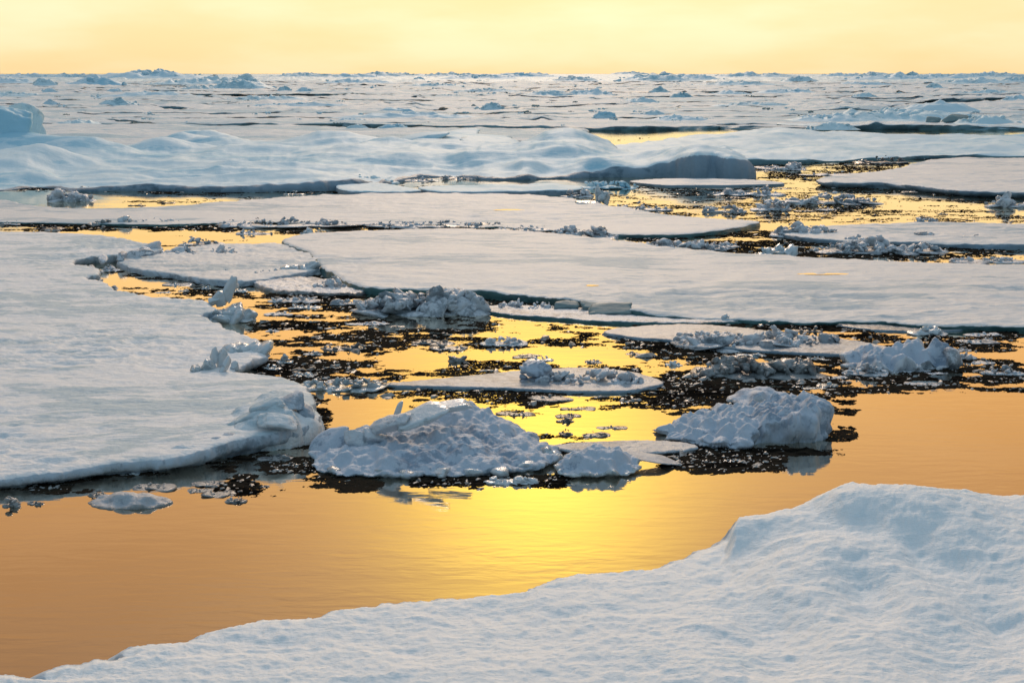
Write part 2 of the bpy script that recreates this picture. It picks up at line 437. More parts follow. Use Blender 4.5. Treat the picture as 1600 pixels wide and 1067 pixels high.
def heap(label, x0, x1, yb, hpx, n=14, seed=0, mat='rubble', z0=0.0, depth=0.5, cs=0.5, sub=2, cat='ice heap', name='ice_heap', group=None, flat=0.6, prof=None, base=True, tilt=0.0, sharp=10, rough=.1):
    """frozen-together heap of broken ice. x0..x1, yb: waterline in the photograph; hpx height in pixels"""
    rng = np.random.default_rng(seed+1000)
    m = mpp(yb, z0)
    cx, cy = unp((x0+x1)/2, yb, z0); cx = float(cx); cy = float(cy)
    Wd = (x1-x0)*m; Hh = hpx*m; dp = max(Wd*depth, Hh*.8)
    dp = min(dp, Hh*6)
    cy += dp*0.45
    parts = []
    if base:
        nb = max(3, int(Wd/dp*2.0))
        for i in range(nb):
            u = (i+.5)/nb*2-1
            s = dp*.55*rng.uniform(.8, 1.1)
            parts.append(chunk(rng, sub, 8, (max(Wd/nb*.8, s*.8), s, Hh*.17), (rng.uniform(-.06, .06), rng.uniform(-.08, .08), rng.uniform(-.3, .3)), rough, sharp))
            parts[-1][0][:] += (u*Wd*.42, rng.uniform(-.1, .1)*dp, Hh*.03)
    nn = int(n*2.2)
    for i in range(nn):
        u = rng.uniform(-1, 1); v = rng.uniform(-1, 1)
        if u*u+v*v > 1: u *= .6; v *= .6
        e = math.sqrt(max(0, 1-.9*u*u))*math.sqrt(max(0.0, 1-.9*v*v))
        e *= .62 + .55*float(vnoise(np.array([u*Wd/Hh*.45+seed]), np.array([v+seed*.7]), 5)[0])+.1
        if prof: e *= np.interp(u, np.linspace(-1, 1, len(prof)), prof)
        s = Hh*cs*(.28+1.0*rng.random()**2.4)
        z = max(0.04*Hh, Hh*e - s*.6)*rng.uniform(.6, 1.0)
        k = rng.uniform(.8, 1.6)
        c, f = chunk(rng, sub if s > Hh*cs*.6 else max(2, sub-1), 9, (s*k, s*rng.uniform(.7, 1.2), s*flat*rng.uniform(.6, 1.4)), (rng.uniform(-.8, .8), rng.uniform(-.8, .8), rng.uniform(0, 6.28)), rough*1.5, sharp)
        c = c + (u*(Wd*.5-s*.5), v*dp*.42, z)
        parts.append((c, f))
    v, f = join(parts)
    o = mesh_obj(name, v, f, M[mat], loc=(cx, cy, z0))
    tag(o, label, cat, group)
    return o
def slab(parent_or_label, px, py, z, size, rot, seed=0, mat='clear_ice', planes=10, sub=4, cat='ice plate', name='ice_plate', rough=.05, sharp=24, group=None, box=False):
    rng = np.random.default_rng(seed+500)
    k_ = 1.2 if box else 1.08
    size = (size[0]*k_, size[1]*k_, size[2]*k_)
    c, f = chunk(rng, sub, planes, size, rot, rough, max(sharp, 30), box=box)
    x, y = unp(px, py, z)
    if isinstance(parent_or_label, str):
        o = mesh_obj(name, c, f, M[mat], loc=(float(x), float(y), z)); tag(o, parent_or_label, cat, group)
    else:
        p = parent_or_label
        o = mesh_obj(name, c, f, M[mat], parent=p, loc=(float(x)-p.location.x, float(y)-p.location.y, z-p.location.z))
    return o

# ================================================================== THE NEAR AND MIDDLE FLOES
def near_fn(x, y, H, din):
    # wind-packed snow: soft steps and dimples
    H = H + 0.045*(ridged(x*0.55+3, y*1.0, 4, 71)-.5) + 0.05*fbm(x*.45, y*.7, 3, 72) + .014*fbm(x*2.6, y*4.5, 4, 74, .6)
    xs_ = x + .10*fbm(y*2.2, x*1.4, 3, 5) - .25*(y-21.6); H = H + .40*sst(3.42, 3.60, xs_)*np.exp(-np.maximum(x-3.5, 0)/1.0)*np.exp(-((y-21.7)/.55)**2)
    dm = 0
    for a, b, r in ((1362, 972, .22), (1570, 978, .18), (1585, 1010, .4), (1120, 905, .2), (890, 950, .15), (1150, 1000, .22)):
        u, v = unp(a, b, .6); dm = dm + .07*np.exp(-((x-u)**2/(r*1.6)**2 + (y-v)**2/r**2))
    return H - dm
floe('large snow-covered floe in the foreground rising to a rounded mound on the right', 
     [(-260, 1105), (-60, 1068), (0, 1054), (40, 1052), (72, 1048), (82, 1036), (130, 1030), (198, 1022), (206, 1008), (255, 998), (305, 990), (330, 980), (390, 966), (450, 962), (490, 962),
      (540, 948), (600, 940), (650, 936), (700, 930), (760, 924), (800, 922), (842, 912, .52), (850, 906, .52), (900, 893, .54), (950, 886, .55), (1032, 880, .56), (1100, 858, .6), (1130, 852, .58), (1147, 843, .62), (1160, 832, .72), (1182, 812, .9), (1220, 780, 1.22), (1268, 766, 1.34), (1300, 752, 1.46), (1322, 746, 1.5), (1360, 748, 1.5), (1410, 751, 1.47), (1450, 755, 1.42), (1500, 760, 1.36), (1600, 767, 1.25), (1760, 790, 1.1), (1900, 900, .8), (1950, 1250, .6),
      (800, 1330, .5), (-300, 1300, .5)], 0.5, step=(2.0, 1.6), prof='soft', snow='snow_near', edge='edge_near', w_=.3, en=(.06, .12),
     und=(.06, 1.4), fine=(.028, .15), humps=[(1335, 858, .16, 1.1, .6), (1480, 866, .10, 1.3, .6)], fn=near_fn, k=4, seed=3, ripple=(.036, .34), rmask=False, roundin=.3, eps_=.36,
     inner=[(1310, 765, 1.45), (1250, 785, 1.36), (1195, 818, 1.06), (1230, 812, 1.18), (1290, 800, 1.36), (1350, 802, 1.40), (1330, 825, 1.2), (1400, 830, 1.15), (1420, 800, 1.32), (1500, 820, 1.2), (1580, 830, 1.12), (1200, 862, .52), (1235, 864, .48), (1300, 872, .46), (1270, 868, .46), (1350, 884, .5), (1430, 898, .55), (1500, 915, .68), (1580, 915, .76), (1170, 870, .52), (1130, 890, .5), (1350, 950, .5), (1550, 980, .55),
            (1000, 920, .54), (800, 980, .5), (1200, 1000, .52), (400, 1030, .5), (1500, 1050, .55), (1550, 790, 1.22), (1450, 780, 1.38)])

floe('wide pitted white floe filling the left side of the channel',
     [(-300, 350), (-100, 358), (0, 361), (90, 363), (160, 368), (215, 376, .45), (250, 380, .55), (236, 390, .5), (180, 400), (122, 404), (112, 412), (150, 418), (152, 428), (132, 432), (160, 441), (185, 453),
      (240, 464), (318, 472), (334, 481, .4), (312, 486, .42), (330, 500), (352, 512), (394, 530), (412, 546, .4), (398, 560), (360, 576, .36), (380, 586), (440, 594), (474, 604, .5), (490, 625, .65), (494, 652, .5), (470, 668, .38),
      (400, 686, .33), (335, 700, .33), (262, 716, .31), (180, 724, .28), (90, 735, .28), (0, 746, .27), (-120, 762, .27), (-300, 790, .27)],
     0.30, step=(2.4, 1.1), prof='undercut', snow='snow_left', edge='edge_near', w_=.35, en=(.14, .12), und=(.07, 2.2), fine=(.022, .30), k=5, seed=11, ripple=(.085, .42),
     inner=[(440, 632, .72), (455, 618, .62), (410, 640, .66), (400, 668, .5), (340, 690, .42), (300, 705, .38), (350, 655, .35), (200, 640, .30), (100, 560, .3), (200, 500, .3), (60, 430, .3), (300, 560, .3), (60, 690, .28), (200, 700, .27), (370, 545, .36), (380, 620, .32)])

floe('long smooth pinkish-white floe crossing the middle to the right edge',
     [(500, 404), (480, 390), (440, 376), (475, 366), (560, 361), (640, 358), (740, 357), (850, 362), (960, 374), (1060, 387), (1180, 397), (1300, 402), (1440, 409), (1600, 413), (1900, 418),
      (1950, 517, .22), (1700, 514, .2), (1600, 509, .2), (1520, 505, .24), (1440, 507, .16), (1380, 501, .18), (1300, 502, .14), (1240, 499, .17), (1150, 500, .13), (1060, 495, .16), (985, 482, .28), (900, 467), (830, 458), (740, 450), (640, 449), (575, 446), (530, 430)],
     0.34, step=(3.0, 1.0), prof='wall', snow='snow_mid', edge='edge_teal', en=(.30, .35), und=(.10, 5), fine=(.02, .5), k=5, seed=21, ripple=(.09, .8),
     inner=[(900, 400, .42), (700, 400, .42), (1200, 440, .36), (1500, 460, .34), (700, 430, .34)])

floe('rough grey-white floe with a pointed nose beside the left floe',
     [(186, 408), (200, 400), (240, 394), (300, 385), (370, 380), (450, 380), (510, 395), (520, 410), (495, 420), (450, 428), (400, 436), (360, 438), (310, 434), (260, 424), (215, 419)],
     0.24, step=(2, .8), prof='wall', snow='snow_mid', edge='edge_near', en=(.12, .2), und=(.08, 1.5), fine=(.05, .4), k=4, seed=25, ripple=(.08, .6))

floe('flat pale floe from the left edge to a thin pointed tip',
     [(-300, 303), (-100, 306), (0, 312), (60, 321), (150, 325), (240, 323), (320, 317), (400, 311), (500, 304), (600, 301), (760, 301), (860, 306), (960, 322), (1030, 333), (1100, 340), (1182, 345),
      (1165, 352, .2), (1120, 359, .22), (1060, 365, .22), (1000, 366, .2), (940, 364, .16), (850, 358, .1), (740, 352, .12), (600, 350, .1), (500, 349, .12), (400, 346, .1), (250, 350, .14), (100, 348, .1), (0, 347, .12), (-300, 347)],
     0.24, step=(3, .8), prof='thin', snow='snow_mid', edge='edge_teal', en=(.35, .4), und=(.09, 5), fine=(.02, .8), k=5, seed=31, ripple=(.09, 1.1))

floe('long drifted floe with a row of blue snow humps and a dark overhanging end',
     [(-400, 215, 1.5), (-200, 218, 1.5), (0, 225, 1.4), (60, 228, 1.2), (130, 226, 1.2), (200, 226, 1.2), (270, 221, 1.3), (400, 223, 1.3), (480, 226, 1.3), (620, 230, 1.2), (720, 233, 1.2), (800, 231, 1.3), (860, 220, 1.7), (930, 220, 1.8), (985, 236, 1.3), (1040, 240, 1.3),
      (1070, 233, 1.9), (1095, 229, 2.3), (1130, 233, 2.0), (1156, 243, 1.6), (1169, 256, 1.1), (1160, 252, 1.35), (1140, 248, 1.6), (1115, 242, 1.8), (1090, 239, 2.0), (1068, 244, 1.7), (1042, 254, 1.15), (1000, 262, .75), (930, 268, .45), (860, 274, .25), (780, 275, .3), (700, 272, .25), (640, 272, .3), (600, 276, .6), (520, 279, .8), (440, 281, .8), (350, 282, .8),
      (260, 283, .7), (190, 287, .5), (130, 292, .3), (60, 288, .2), (0, 292, .25), (-100, 293, .3), (-400, 292, .4)],
     0.7, step=(2.5, .42), prof='soft', snow='snow_hump', edge='edge_blue', en=(.10, .8), und=(.35, 8), fine=(.05, 1.0), k=4, seed=41, ystretch=.8, ripple=(.5, 5), eps_=.8,
     inner=[(30, 240, 1.9), (60, 262, 1.2), (130, 240, 1.5), (170, 255, 1.0), (320, 214, 2.2), (290, 224, 1.7), (420, 240, 1.3), (540, 225, 2.0), (500, 240, 1.4), (640, 236, 1.6), (740, 240, 1.5), (880, 222, 2.3), (820, 245, 1.5), (930, 245, 1.5),
            (1100, 238, 2.1), (1150, 245, 1.9), (1070, 250, 1.6), (200, 270, .7), (400, 272, .8), (600, 262, .7), (800, 265, .6), (1000, 260, 1.0), (100, 275, .5), (700, 262, .55)],
     humps=[(330, 230, 1.5, 4.5, 2.6), (280, 236, .8, 2.2, 1.8), (520, 237, 1.5, 6, 3), (250, 246, 1.0, 2.6, 2), (130, 252, 1.3, 4.0, 2.4), (20, 250, 1.7, 4, 2.6), (70, 262, .7, 3.5, 2), (880, 242, 1.5, 3.6, 3.5), (930, 247, .6, 3, 2), (1092, 241, .9, 1.5, 2.5), (1140, 247, .35, 1.2, 2.5), (700, 245, 1.1, 4.5, 2.4), (610, 243, 1.0, 2.6, 2), (420, 248, .9, 3.5, 2), (780, 250, .7, 4, 2)])

floe('low blue-tinged snowfield floe behind the channel reaching the right edge',
     [(925, 232), (990, 226), (1060, 216), (1110, 209, .9), (1160, 206, 1.1), (1210, 203, 1.2), (1300, 206, .9), (1400, 210), (1500, 209), (1600, 211), (1950, 213), (2000, 245), (1700, 243), (1600, 242), (1520, 241), (1440, 241), (1380, 245), (1290, 246), (1190, 250), (1100, 252), (1000, 246)],
     0.45, step=(3.5, .6), prof='wall', snow='snow_hump', edge='edge_far', en=(.15, .8), und=(.45, 8), fine=(.06, 1.5), k=4, seed=51, ripple=(.4, 6), humps=[(1200, 212, .5, 8, 6), (1120, 222, .35, 6, 5), (1520, 222, .35, 9, 5)])

floe('flat grey floe with a square dark corner beside the bright open lead',
     [(-500, 188), (-100, 191), (200, 194), (450, 196), (620, 199), (760, 201), (906, 203), (908, 208), (870, 213), (800, 219), (720, 224), (500, 228), (200, 236), (-500, 240)],
     0.8, step=(3.5, .5), prof='wall', snow='snow_far', edge='edge_far', en=(.2, .8), und=(.35, 10), fine=(.08, 2), k=4, seed=61, ripple=(.25, 5))

floe('low floe carrying the vivid blue hummock chain at right',
     [(1210, 192), (1300, 184), (1420, 180), (1600, 182), (1850, 184), (1850, 196), (1600, 198), (1500, 197), (1400, 197), (1280, 197)],
     0.5, step=(3, .4), prof='wall', snow='snow_hump', edge='edge_far', en=(.4, 1), und=(.4, 9), fine=(.08, 2), k=4, seed=63, ripple=(.4, 6))
floe('smooth floe with a curved dark front edge entering from the right, nose pointing left',
     [(1282, 280), (1300, 275), (1340, 270), (1400, 264), (1440, 252), (1500, 246), (1600, 246), (1950, 246), (2000, 308), (1750, 306), (1600, 300), (1560, 299), (1500, 297), (1440, 291), (1380, 285), (1330, 285), (1295, 284)],
     0.42, step=(3, .65), prof='undercut', snow='snow_mid', edge='edge_blue', en=(.35, .5), und=(.12, 5), fine=(.03, 1.0), k=4, seed=71, ripple=(.10, 1.2))

floe('flat floe carrying rubble ridges at the right edge below the glittering lead',
     [(1215, 362), (1270, 356), (1330, 351), (1440, 347), (1520, 347), (1600, 350), (1900, 354), (1950, 388), (1700, 384), (1600, 381), (1530, 380), (1460, 377), (1380, 374), (1290, 372)],
     0.26, step=(3, .7), prof='wall', snow='snow_mid', edge='edge_blue', en=(.35, .4), und=(.08, 4), fine=(.03, .7), k=4, seed=81, ripple=(.09, 1))

floe('narrow half-flooded floe with a rubble ridge along its front in the right channel',
     [(945, 517), (990, 510), (1080, 506), (1160, 512), (1230, 520), (1310, 528), (1370, 538), (1396, 548), (1330, 552), (1250, 550), (1180, 546), (1110, 540), (1050, 530), (990, 526)],
     0.10, step=(2, .7), prof='thin', snow='wet_ice', edge='edge_blue', en=(.1, .15), und=(.03, 1.5), fine=(.02, .3), k=4, seed=91, w_=.25)

floe('thin flat wedge of ice with ice lumps on top floating in mid channel',
     [(608, 600), (680, 592), (760, 584), (830, 577), (900, 574), (970, 578), (1010, 586), (1034, 597), (1012, 603), (980, 609), (900, 610), (820, 606), (720, 603)],
     0.08, step=(1.8, .7), prof='thin', snow='wet_ice', edge='edge_blue', en=(.08, .12), und=(.02, 1.2), fine=(.012, .2), k=4, seed=95, w_=.2)

floe('thin sliver floe just under the dark end of the humped floe',
     [(985, 283), (1040, 279), (1110, 279), (1180, 281), (1226, 286), (1180, 288), (1100, 289), (1040, 289)], 0.16, step=(2, .6), prof='wall', snow='snow_mid', edge='edge_blue', en=(.1, .4), und=(.03, 3), fine=(.01, .6), k=4, seed=97)
floe('narrow curled floe with a raised rim left of centre below the humped floe',
     [(655, 292), (720, 289), (780, 288, .5), (850, 286, .5), (905, 290), (900, 296), (820, 298), (740, 299), (680, 298)], 0.34, step=(2, .6), prof='wall', snow='snow_hump', edge='edge_blue', en=(.1, .4), und=(.05, 3), fine=(.02, .6), k=4, seed=99)
floe('small rounded blue floe end beside the curled floe',
     [(528, 288), (560, 284), (600, 286), (640, 293), (655, 297), (600, 299), (550, 298), (530, 294)], 0.35, step=(1.6, .6), prof='wall', snow='snow_hump', edge='edge_blue', en=(.08, .3), und=(.08, 2), fine=(.03, .5), k=4, seed=101)
floe('low slushy floe beside the blue-white rubble pile in mid channel',
     [(400, 440), (450, 434), (520, 436), (575, 446), (560, 456), (500, 456), (430, 452)], 0.12, step=(1.8, .7), prof='soft', snow='rubble', edge='grey_ice', en=(.1, .2), und=(.06, 1.0), fine=(.05, .3), k=4, seed=103, bill=(.06, .35))
floe('thin long plate of grey ice trailing right from the mid channel pile',
     [(740, 480), (800, 476), (900, 480), (980, 488), (1060, 494), (1160, 499), (1100, 504), (1000, 503), (900, 498), (800, 490)], 0.10, step=(2, .7), prof='thin', snow='rubble', edge='edge_teal', en=(.12, .2), und=(.03, 1.2), fine=(.03, .3), k=4, seed=105)
floe('submerged-looking flat grey plate at the far right of the channel',
     [(1310, 506), (1380, 503), (1470, 505), (1530, 510), (1470, 516), (1370, 515)], 0.06, step=(2, .7), prof='thin', snow='grey_ice', edge='edge_blue', en=(.1, .2), und=(.02, 1.2), fine=(.02, .3), k=4, seed=107)

# ================================================================== THE SNOW-CRUSTED LUMPS IN FRONT
lump = floe('big snow-crusted lump with tilted ice slabs on its left, floating in the front centre',
     [(490, 716, .06), (500, 733, .06), (560, 741, .06), (640, 742, .06), (720, 740, .06), (800, 736, .06), (850, 728, .06), (866, 714, .08), (850, 696, .15), (828, 682, .18), (790, 668, .2), (735, 656, .2), (650, 656, .2), (590, 668, .2), (530, 696, .1)],
     0.14, step=(1.5, .55), prof='undercut', snow='snow_crust', edge='edge_near', en=(.12, .10), und=(.12, .8), fine=(.045, .16), bill=(.15, .36), k=5, seed=121, w_=.14, ystretch=1.0,
     cat='ice lump', name='ice_lump',
     inner=[(725, 628, .78), (690, 636, .74), (640, 656, .55), (755, 640, .68), (780, 664, .45), (700, 670, .5), (600, 686, .38), (800, 692, .28), (650, 704, .3), (740, 702, .3), (560, 706, .28), (830, 708, .22), (620, 725, .18), (760, 725, .15)])
slab(lump, 655, 650, .90, (.56, .34, .07), (R(16), R(-16), R(18)), 1, mat='clear_ice', box=True, rough=.08)
slab(lump, 610, 664, .72, (.42, .26, .12), (R(20), R(-22), R(-5)), 2, mat='rubble', rough=.12)
slab(lump, 700, 636, .96, (.48, .20, .07), (R(14), R(-8), R(10)), 9, mat='clear_ice', box=True, rough=.08)
slab(lump, 618, 648, .82, (.07, .07, .30), (R(-8), R(22), 0), 3, mat='clear_ice')
slab(lump, 580, 682, .45, (.26, .22, .20), (R(18), R(-20), R(40)), 4, mat='rubble', sharp=12, rough=.12)
slab(lump, 556, 688, .40, (.22, .2, .16), (R(18), R(10), R(10)), 14, mat='rubble', sharp=12, rough=.12)
slab(lump, 514, 694, .24, (.42, .30, .11), (R(28), R(-32), R(20)), 5, mat='snow_crust')
for i, (a, b, s) in enumerate([(600, 738, .13), (690, 738, .2), (775, 735, .22), (640, 741, .14), (820, 728, .16), (520, 735, .12), (735, 738, .14)]):
    slab(lump, a, b, .07, (s*1.4, s, s*.55), (0, 0, i), 30+i, mat='clear_ice', rough=.12, sharp=12, sub=3)

l2 = floe('cauliflower-textured lump with a sheer right side, reflected in the open water',
     [(1040, 670, .08), (1062, 656, .18), (1110, 640, .32), (1180, 632, .42), (1232, 624, .62), (1266, 621, .72), (1280, 628, .72), (1281, 641, .66), (1250, 650, .6), (1205, 657, .5), (1175, 668, .35), (1150, 688, .16), (1110, 690, .1), (1070, 684, .08)],
     0.42, step=(1.3, .5), prof='wall', snow='snow_crust', edge='snow_crust', en=(.12, .08), und=(.08, .8), fine=(.035, .13), bill=(.24, .34), k=5, seed=131, w_=.3, ystretch=1.0, cat='ice lump', name='ice_lump',
     inner=[(1200, 645, .52), (1130, 657, .34), (1100, 671, .22), (1240, 636, .62), (1150, 673, .27)])
floe('low rounded hump of grey-white ice just behind the cauliflower lump',
     [(1142, 618, .12), (1165, 606, .25), (1195, 603, .3), (1225, 612, .2), (1232, 622, .1), (1200, 628, .05), (1160, 628, .05)],
     0.12, step=(1.2, .5), prof='soft', snow='snow_crust', edge='rubble', en=(.03, .1), und=(.03, .6), fine=(.02, .14), k=5, seed=135, w_=.1, ystretch=1, cat='ice lump', name='ice_lump', inner=[(1190, 610, .32)])
l3 = floe('compact lump with a melted front and thin plate, right of the big lump',
     [(876, 728, .06), (885, 742, .05), (930, 742, .05), (975, 740, .05), (992, 730, .08), (985, 712, .2), (950, 703, .25), (905, 706, .25), (880, 716, .18)],
     0.16, step=(1.2, .5), prof='undercut', snow='snow_crust', edge='clear_ice', en=(.04, .08), und=(.04, .6), fine=(.04, .12), bill=(.10, .24), k=5, seed=141, w_=.14, ystretch=1, cat='ice lump', name='ice_lump',
     inner=[(930, 698, .44), (965, 702, .42), (900, 710, .36), (940, 720, .28)])
slab(l3, 1015, 716, .14, (.62, .30, .05), (R(4), R(9), R(-6)), 11, mat='wet_ice')
floe('flat tongue of ice lying in the water behind the compact lump',
     [(860, 697), (890, 692), (960, 688), (1030, 688), (1080, 693), (1082, 699), (1040, 704), (980, 706), (900, 702)], 0.10, step=(1.4, .5), prof='undercut', snow='wet_ice', edge='edge_near', en=(.05, .1), und=(.03, .7), fine=(.02, .14), k=4, seed=145, w_=.12, name='ice_plate', cat='ice plate')
floe('tall knobbly white block of ice at the right end of the channel',
     [(1330, 572, .05), (1334, 548, .3), (1360, 545, .35), (1385, 552, .3), (1400, 541, .5), (1425, 532, .65), (1445, 545, .45), (1460, 536, .6), (1484, 532, .7), (1487, 545, .55), (1484, 562, .2), (1470, 574, .05), (1430, 575, .05), (1390, 577, .05), (1350, 576, .05)],
     .3, step=(1.1, .45), prof='wall', snow='snow_crust', edge='rubble', en=(.1, .1), und=(.08, .6), fine=(.04, .14), bill=(.26, .36), k=4, seed=183, w_=.22, ystretch=1, cat='ice lump', name='ice_lump',
     inner=[(1360, 555, .4), (1420, 548, .62), (1465, 550, .6), (1400, 562, .3), (1440, 560, .35)])
heap('jagged clear ice fragment wedged between the two front lumps', 842, 880, 722, 26, 7, 151, 'clear_ice', depth=.7, sub=3, cs=.45)
heap('low white slush heap floating in front of the big lump', 752, 842, 757, 15, 9, 152, 'clear_ice', depth=.3, sub=3)
lb = floe('low translucent grey block alone in the water at lower left',
     [(145, 782, .04), (165, 772, .1), (190, 768, .16), (225, 770, .15), (255, 775, .1), (262, 783, .05), (235, 790, .03), (190, 792, .03), (160, 790, .03)],
     .08, step=(1.2, .5), prof='soft', snow='wet_ice', edge='grey_ice', en=(.03, .1), und=(.05, .5), fine=(.02, .14), k=5, seed=161, w_=.1, ystretch=1, cat='ice lump', name='ice_lump', inner=[(195, 770, .2), (230, 775, .17)])

# ================================================================== UPRIGHT SHARDS ON THE LEFT FLOE
sh = empty('ice_shard', tuple(float(v) for v in unp(348, 474, .32)) + (.30,)); tag(sh, 'tall leaning white shard standing on the rim of the left floe', 'ice shard')
slab(sh, 346, 466, .42, (.36, .20, .22), (R(10), R(-25), .2), 1, mat='clear_ice', rough=.10, sharp=12)
slab(sh, 358, 456, .66, (.16, .12, .42), (R(6), R(20), .3), 2, mat='clear_ice', rough=.12, sharp=12)
slab(sh, 366, 448, .80, (.14, .10, .20), (R(-10), R(-8), .8), 3, mat='clear_ice', rough=.14, sharp=12)
slab(sh, 332, 470, .36, (.22, .16, .12), (R(6), R(-30), .8), 4, mat='clear_ice', rough=.12, sharp=12)
heap('smooth grey-white block jutting into the channel below the leaning shard', 312, 392, 502, 26, 10, 171, 'clear_ice', depth=.5, sub=4, cs=.62, z0=.04)
sh2 = empty('ice_shard', tuple(float(v) for v in unp(335, 580, .32)) + (.30,)); tag(sh2, 'cluster of upright jagged shards on the lower rim of the left floe', 'ice shard')
for i, (a, b, z, sx, sz, ry) in enumerate([(345, 563, .52, .13, .30, 12), (325, 572, .42, .20, .20, -25), (350, 575, .45, .12, .24, 28), (306, 577, .36, .14, .12, -30), (336, 558, .62, .09, .20, 5), (368, 574, .36, .10, .12, 10)]):
    slab(sh2, a, b, z, (sx, .10, sz), (R(8), R(ry), i*.5), 50+i, mat='clear_ice', rough=.14, sharp=14)
heap('rounded ice block at the rim behind the jagged shard cluster', 358, 412, 566, 32, 8, 173, 'clear_ice', depth=.6, sub=4, cs=.7, z0=.02)
pl = floe('stack of folded snow plates heaped on the near right corner of the left floe',
     [(352, 655, .42), (385, 628, .62), (420, 610, .74), (452, 608, .74), (480, 626, .7), (490, 652, .5), (470, 664, .42), (420, 672, .42), (380, 668, .42)],
     .25, step=(1.2, .55), prof='soft', snow='snow_left', edge='snow_left', en=(.03, .1), und=(.05, .7), fine=(.02, .2), ripple=(.12, .5), k=4, seed=181, w_=.14, ystretch=1, cat='ice plates', name='ice_plates', inner=[(430, 625, .95), (455, 635, .85), (400, 640, .78), (440, 655, .62)])
slab(pl, 436, 658, .62, (.50, .26, .15), (R(24), R(13), R(8)), 61, mat='snow_left', rough=.12, planes=14)
for i, (a, b, z, sz, rt) in enumerate([(462, 626, .84, (.30, .26, .10), (22, 18, -30)), (420, 632, .84, (.34, .24, .09), (20, -16, 20)), (478, 645, .58, (.24, .2, .12), (30, 20, -20)), (385, 668, .46, (.34, .16, .09), (26, -8, 12)), (335, 690, .36, (.40, .13, .09), (24, -4, 12)), (290, 703, .33, (.36, .11, .08), (22, -3, 14)), (360, 681, .40, (.22, .14, .08), (20, 6, 0))]):
    slab(pl, a, b, z, sz, (R(rt[0]), R(rt[1]), R(rt[2])), 640+i, mat='snow_left' if i % 2 else 'edge_near', rough=.12, planes=12)
slab(pl, 395, 650, .62, (.34, .28, .08), (R(10), R(-18), R(-5)), 62, mat='snow_left', rough=.06, sharp=12)
for i, (a, b, z, s) in enumerate([(238, 386, .5, .3), (215, 396, .42, .28), (190, 402, .36, .24), (160, 405, .34, .26), (228, 392, .40, .26)]):
    tag(slab('upturned grey edge slab on the far rim of the left floe', a, b, z, (s*1.5, s*.8, s*.5), (R(20), R(-15), i*.7), 80+i, mat='rubble', sharp=12, rough=.1), group='upturned slabs on the far rim of the left floe')
for i, (a0, a1, yb, h) in enumerate([(108, 156, 428, 15), (135, 160, 440, 12), (155, 184, 424, 11), (160, 184, 452, 6)]):
    heap(['grey block against the far rim of the left floe', 'smaller grey block below it on the far rim of the left floe', 'cluster of pale crumbs floating in the notch of the left floe', 'low flat ice foot at the waterline of the left floe notch'][i], a0, a1, yb, h, 7, 190+i, 'rubble', depth=.6, sub=3)

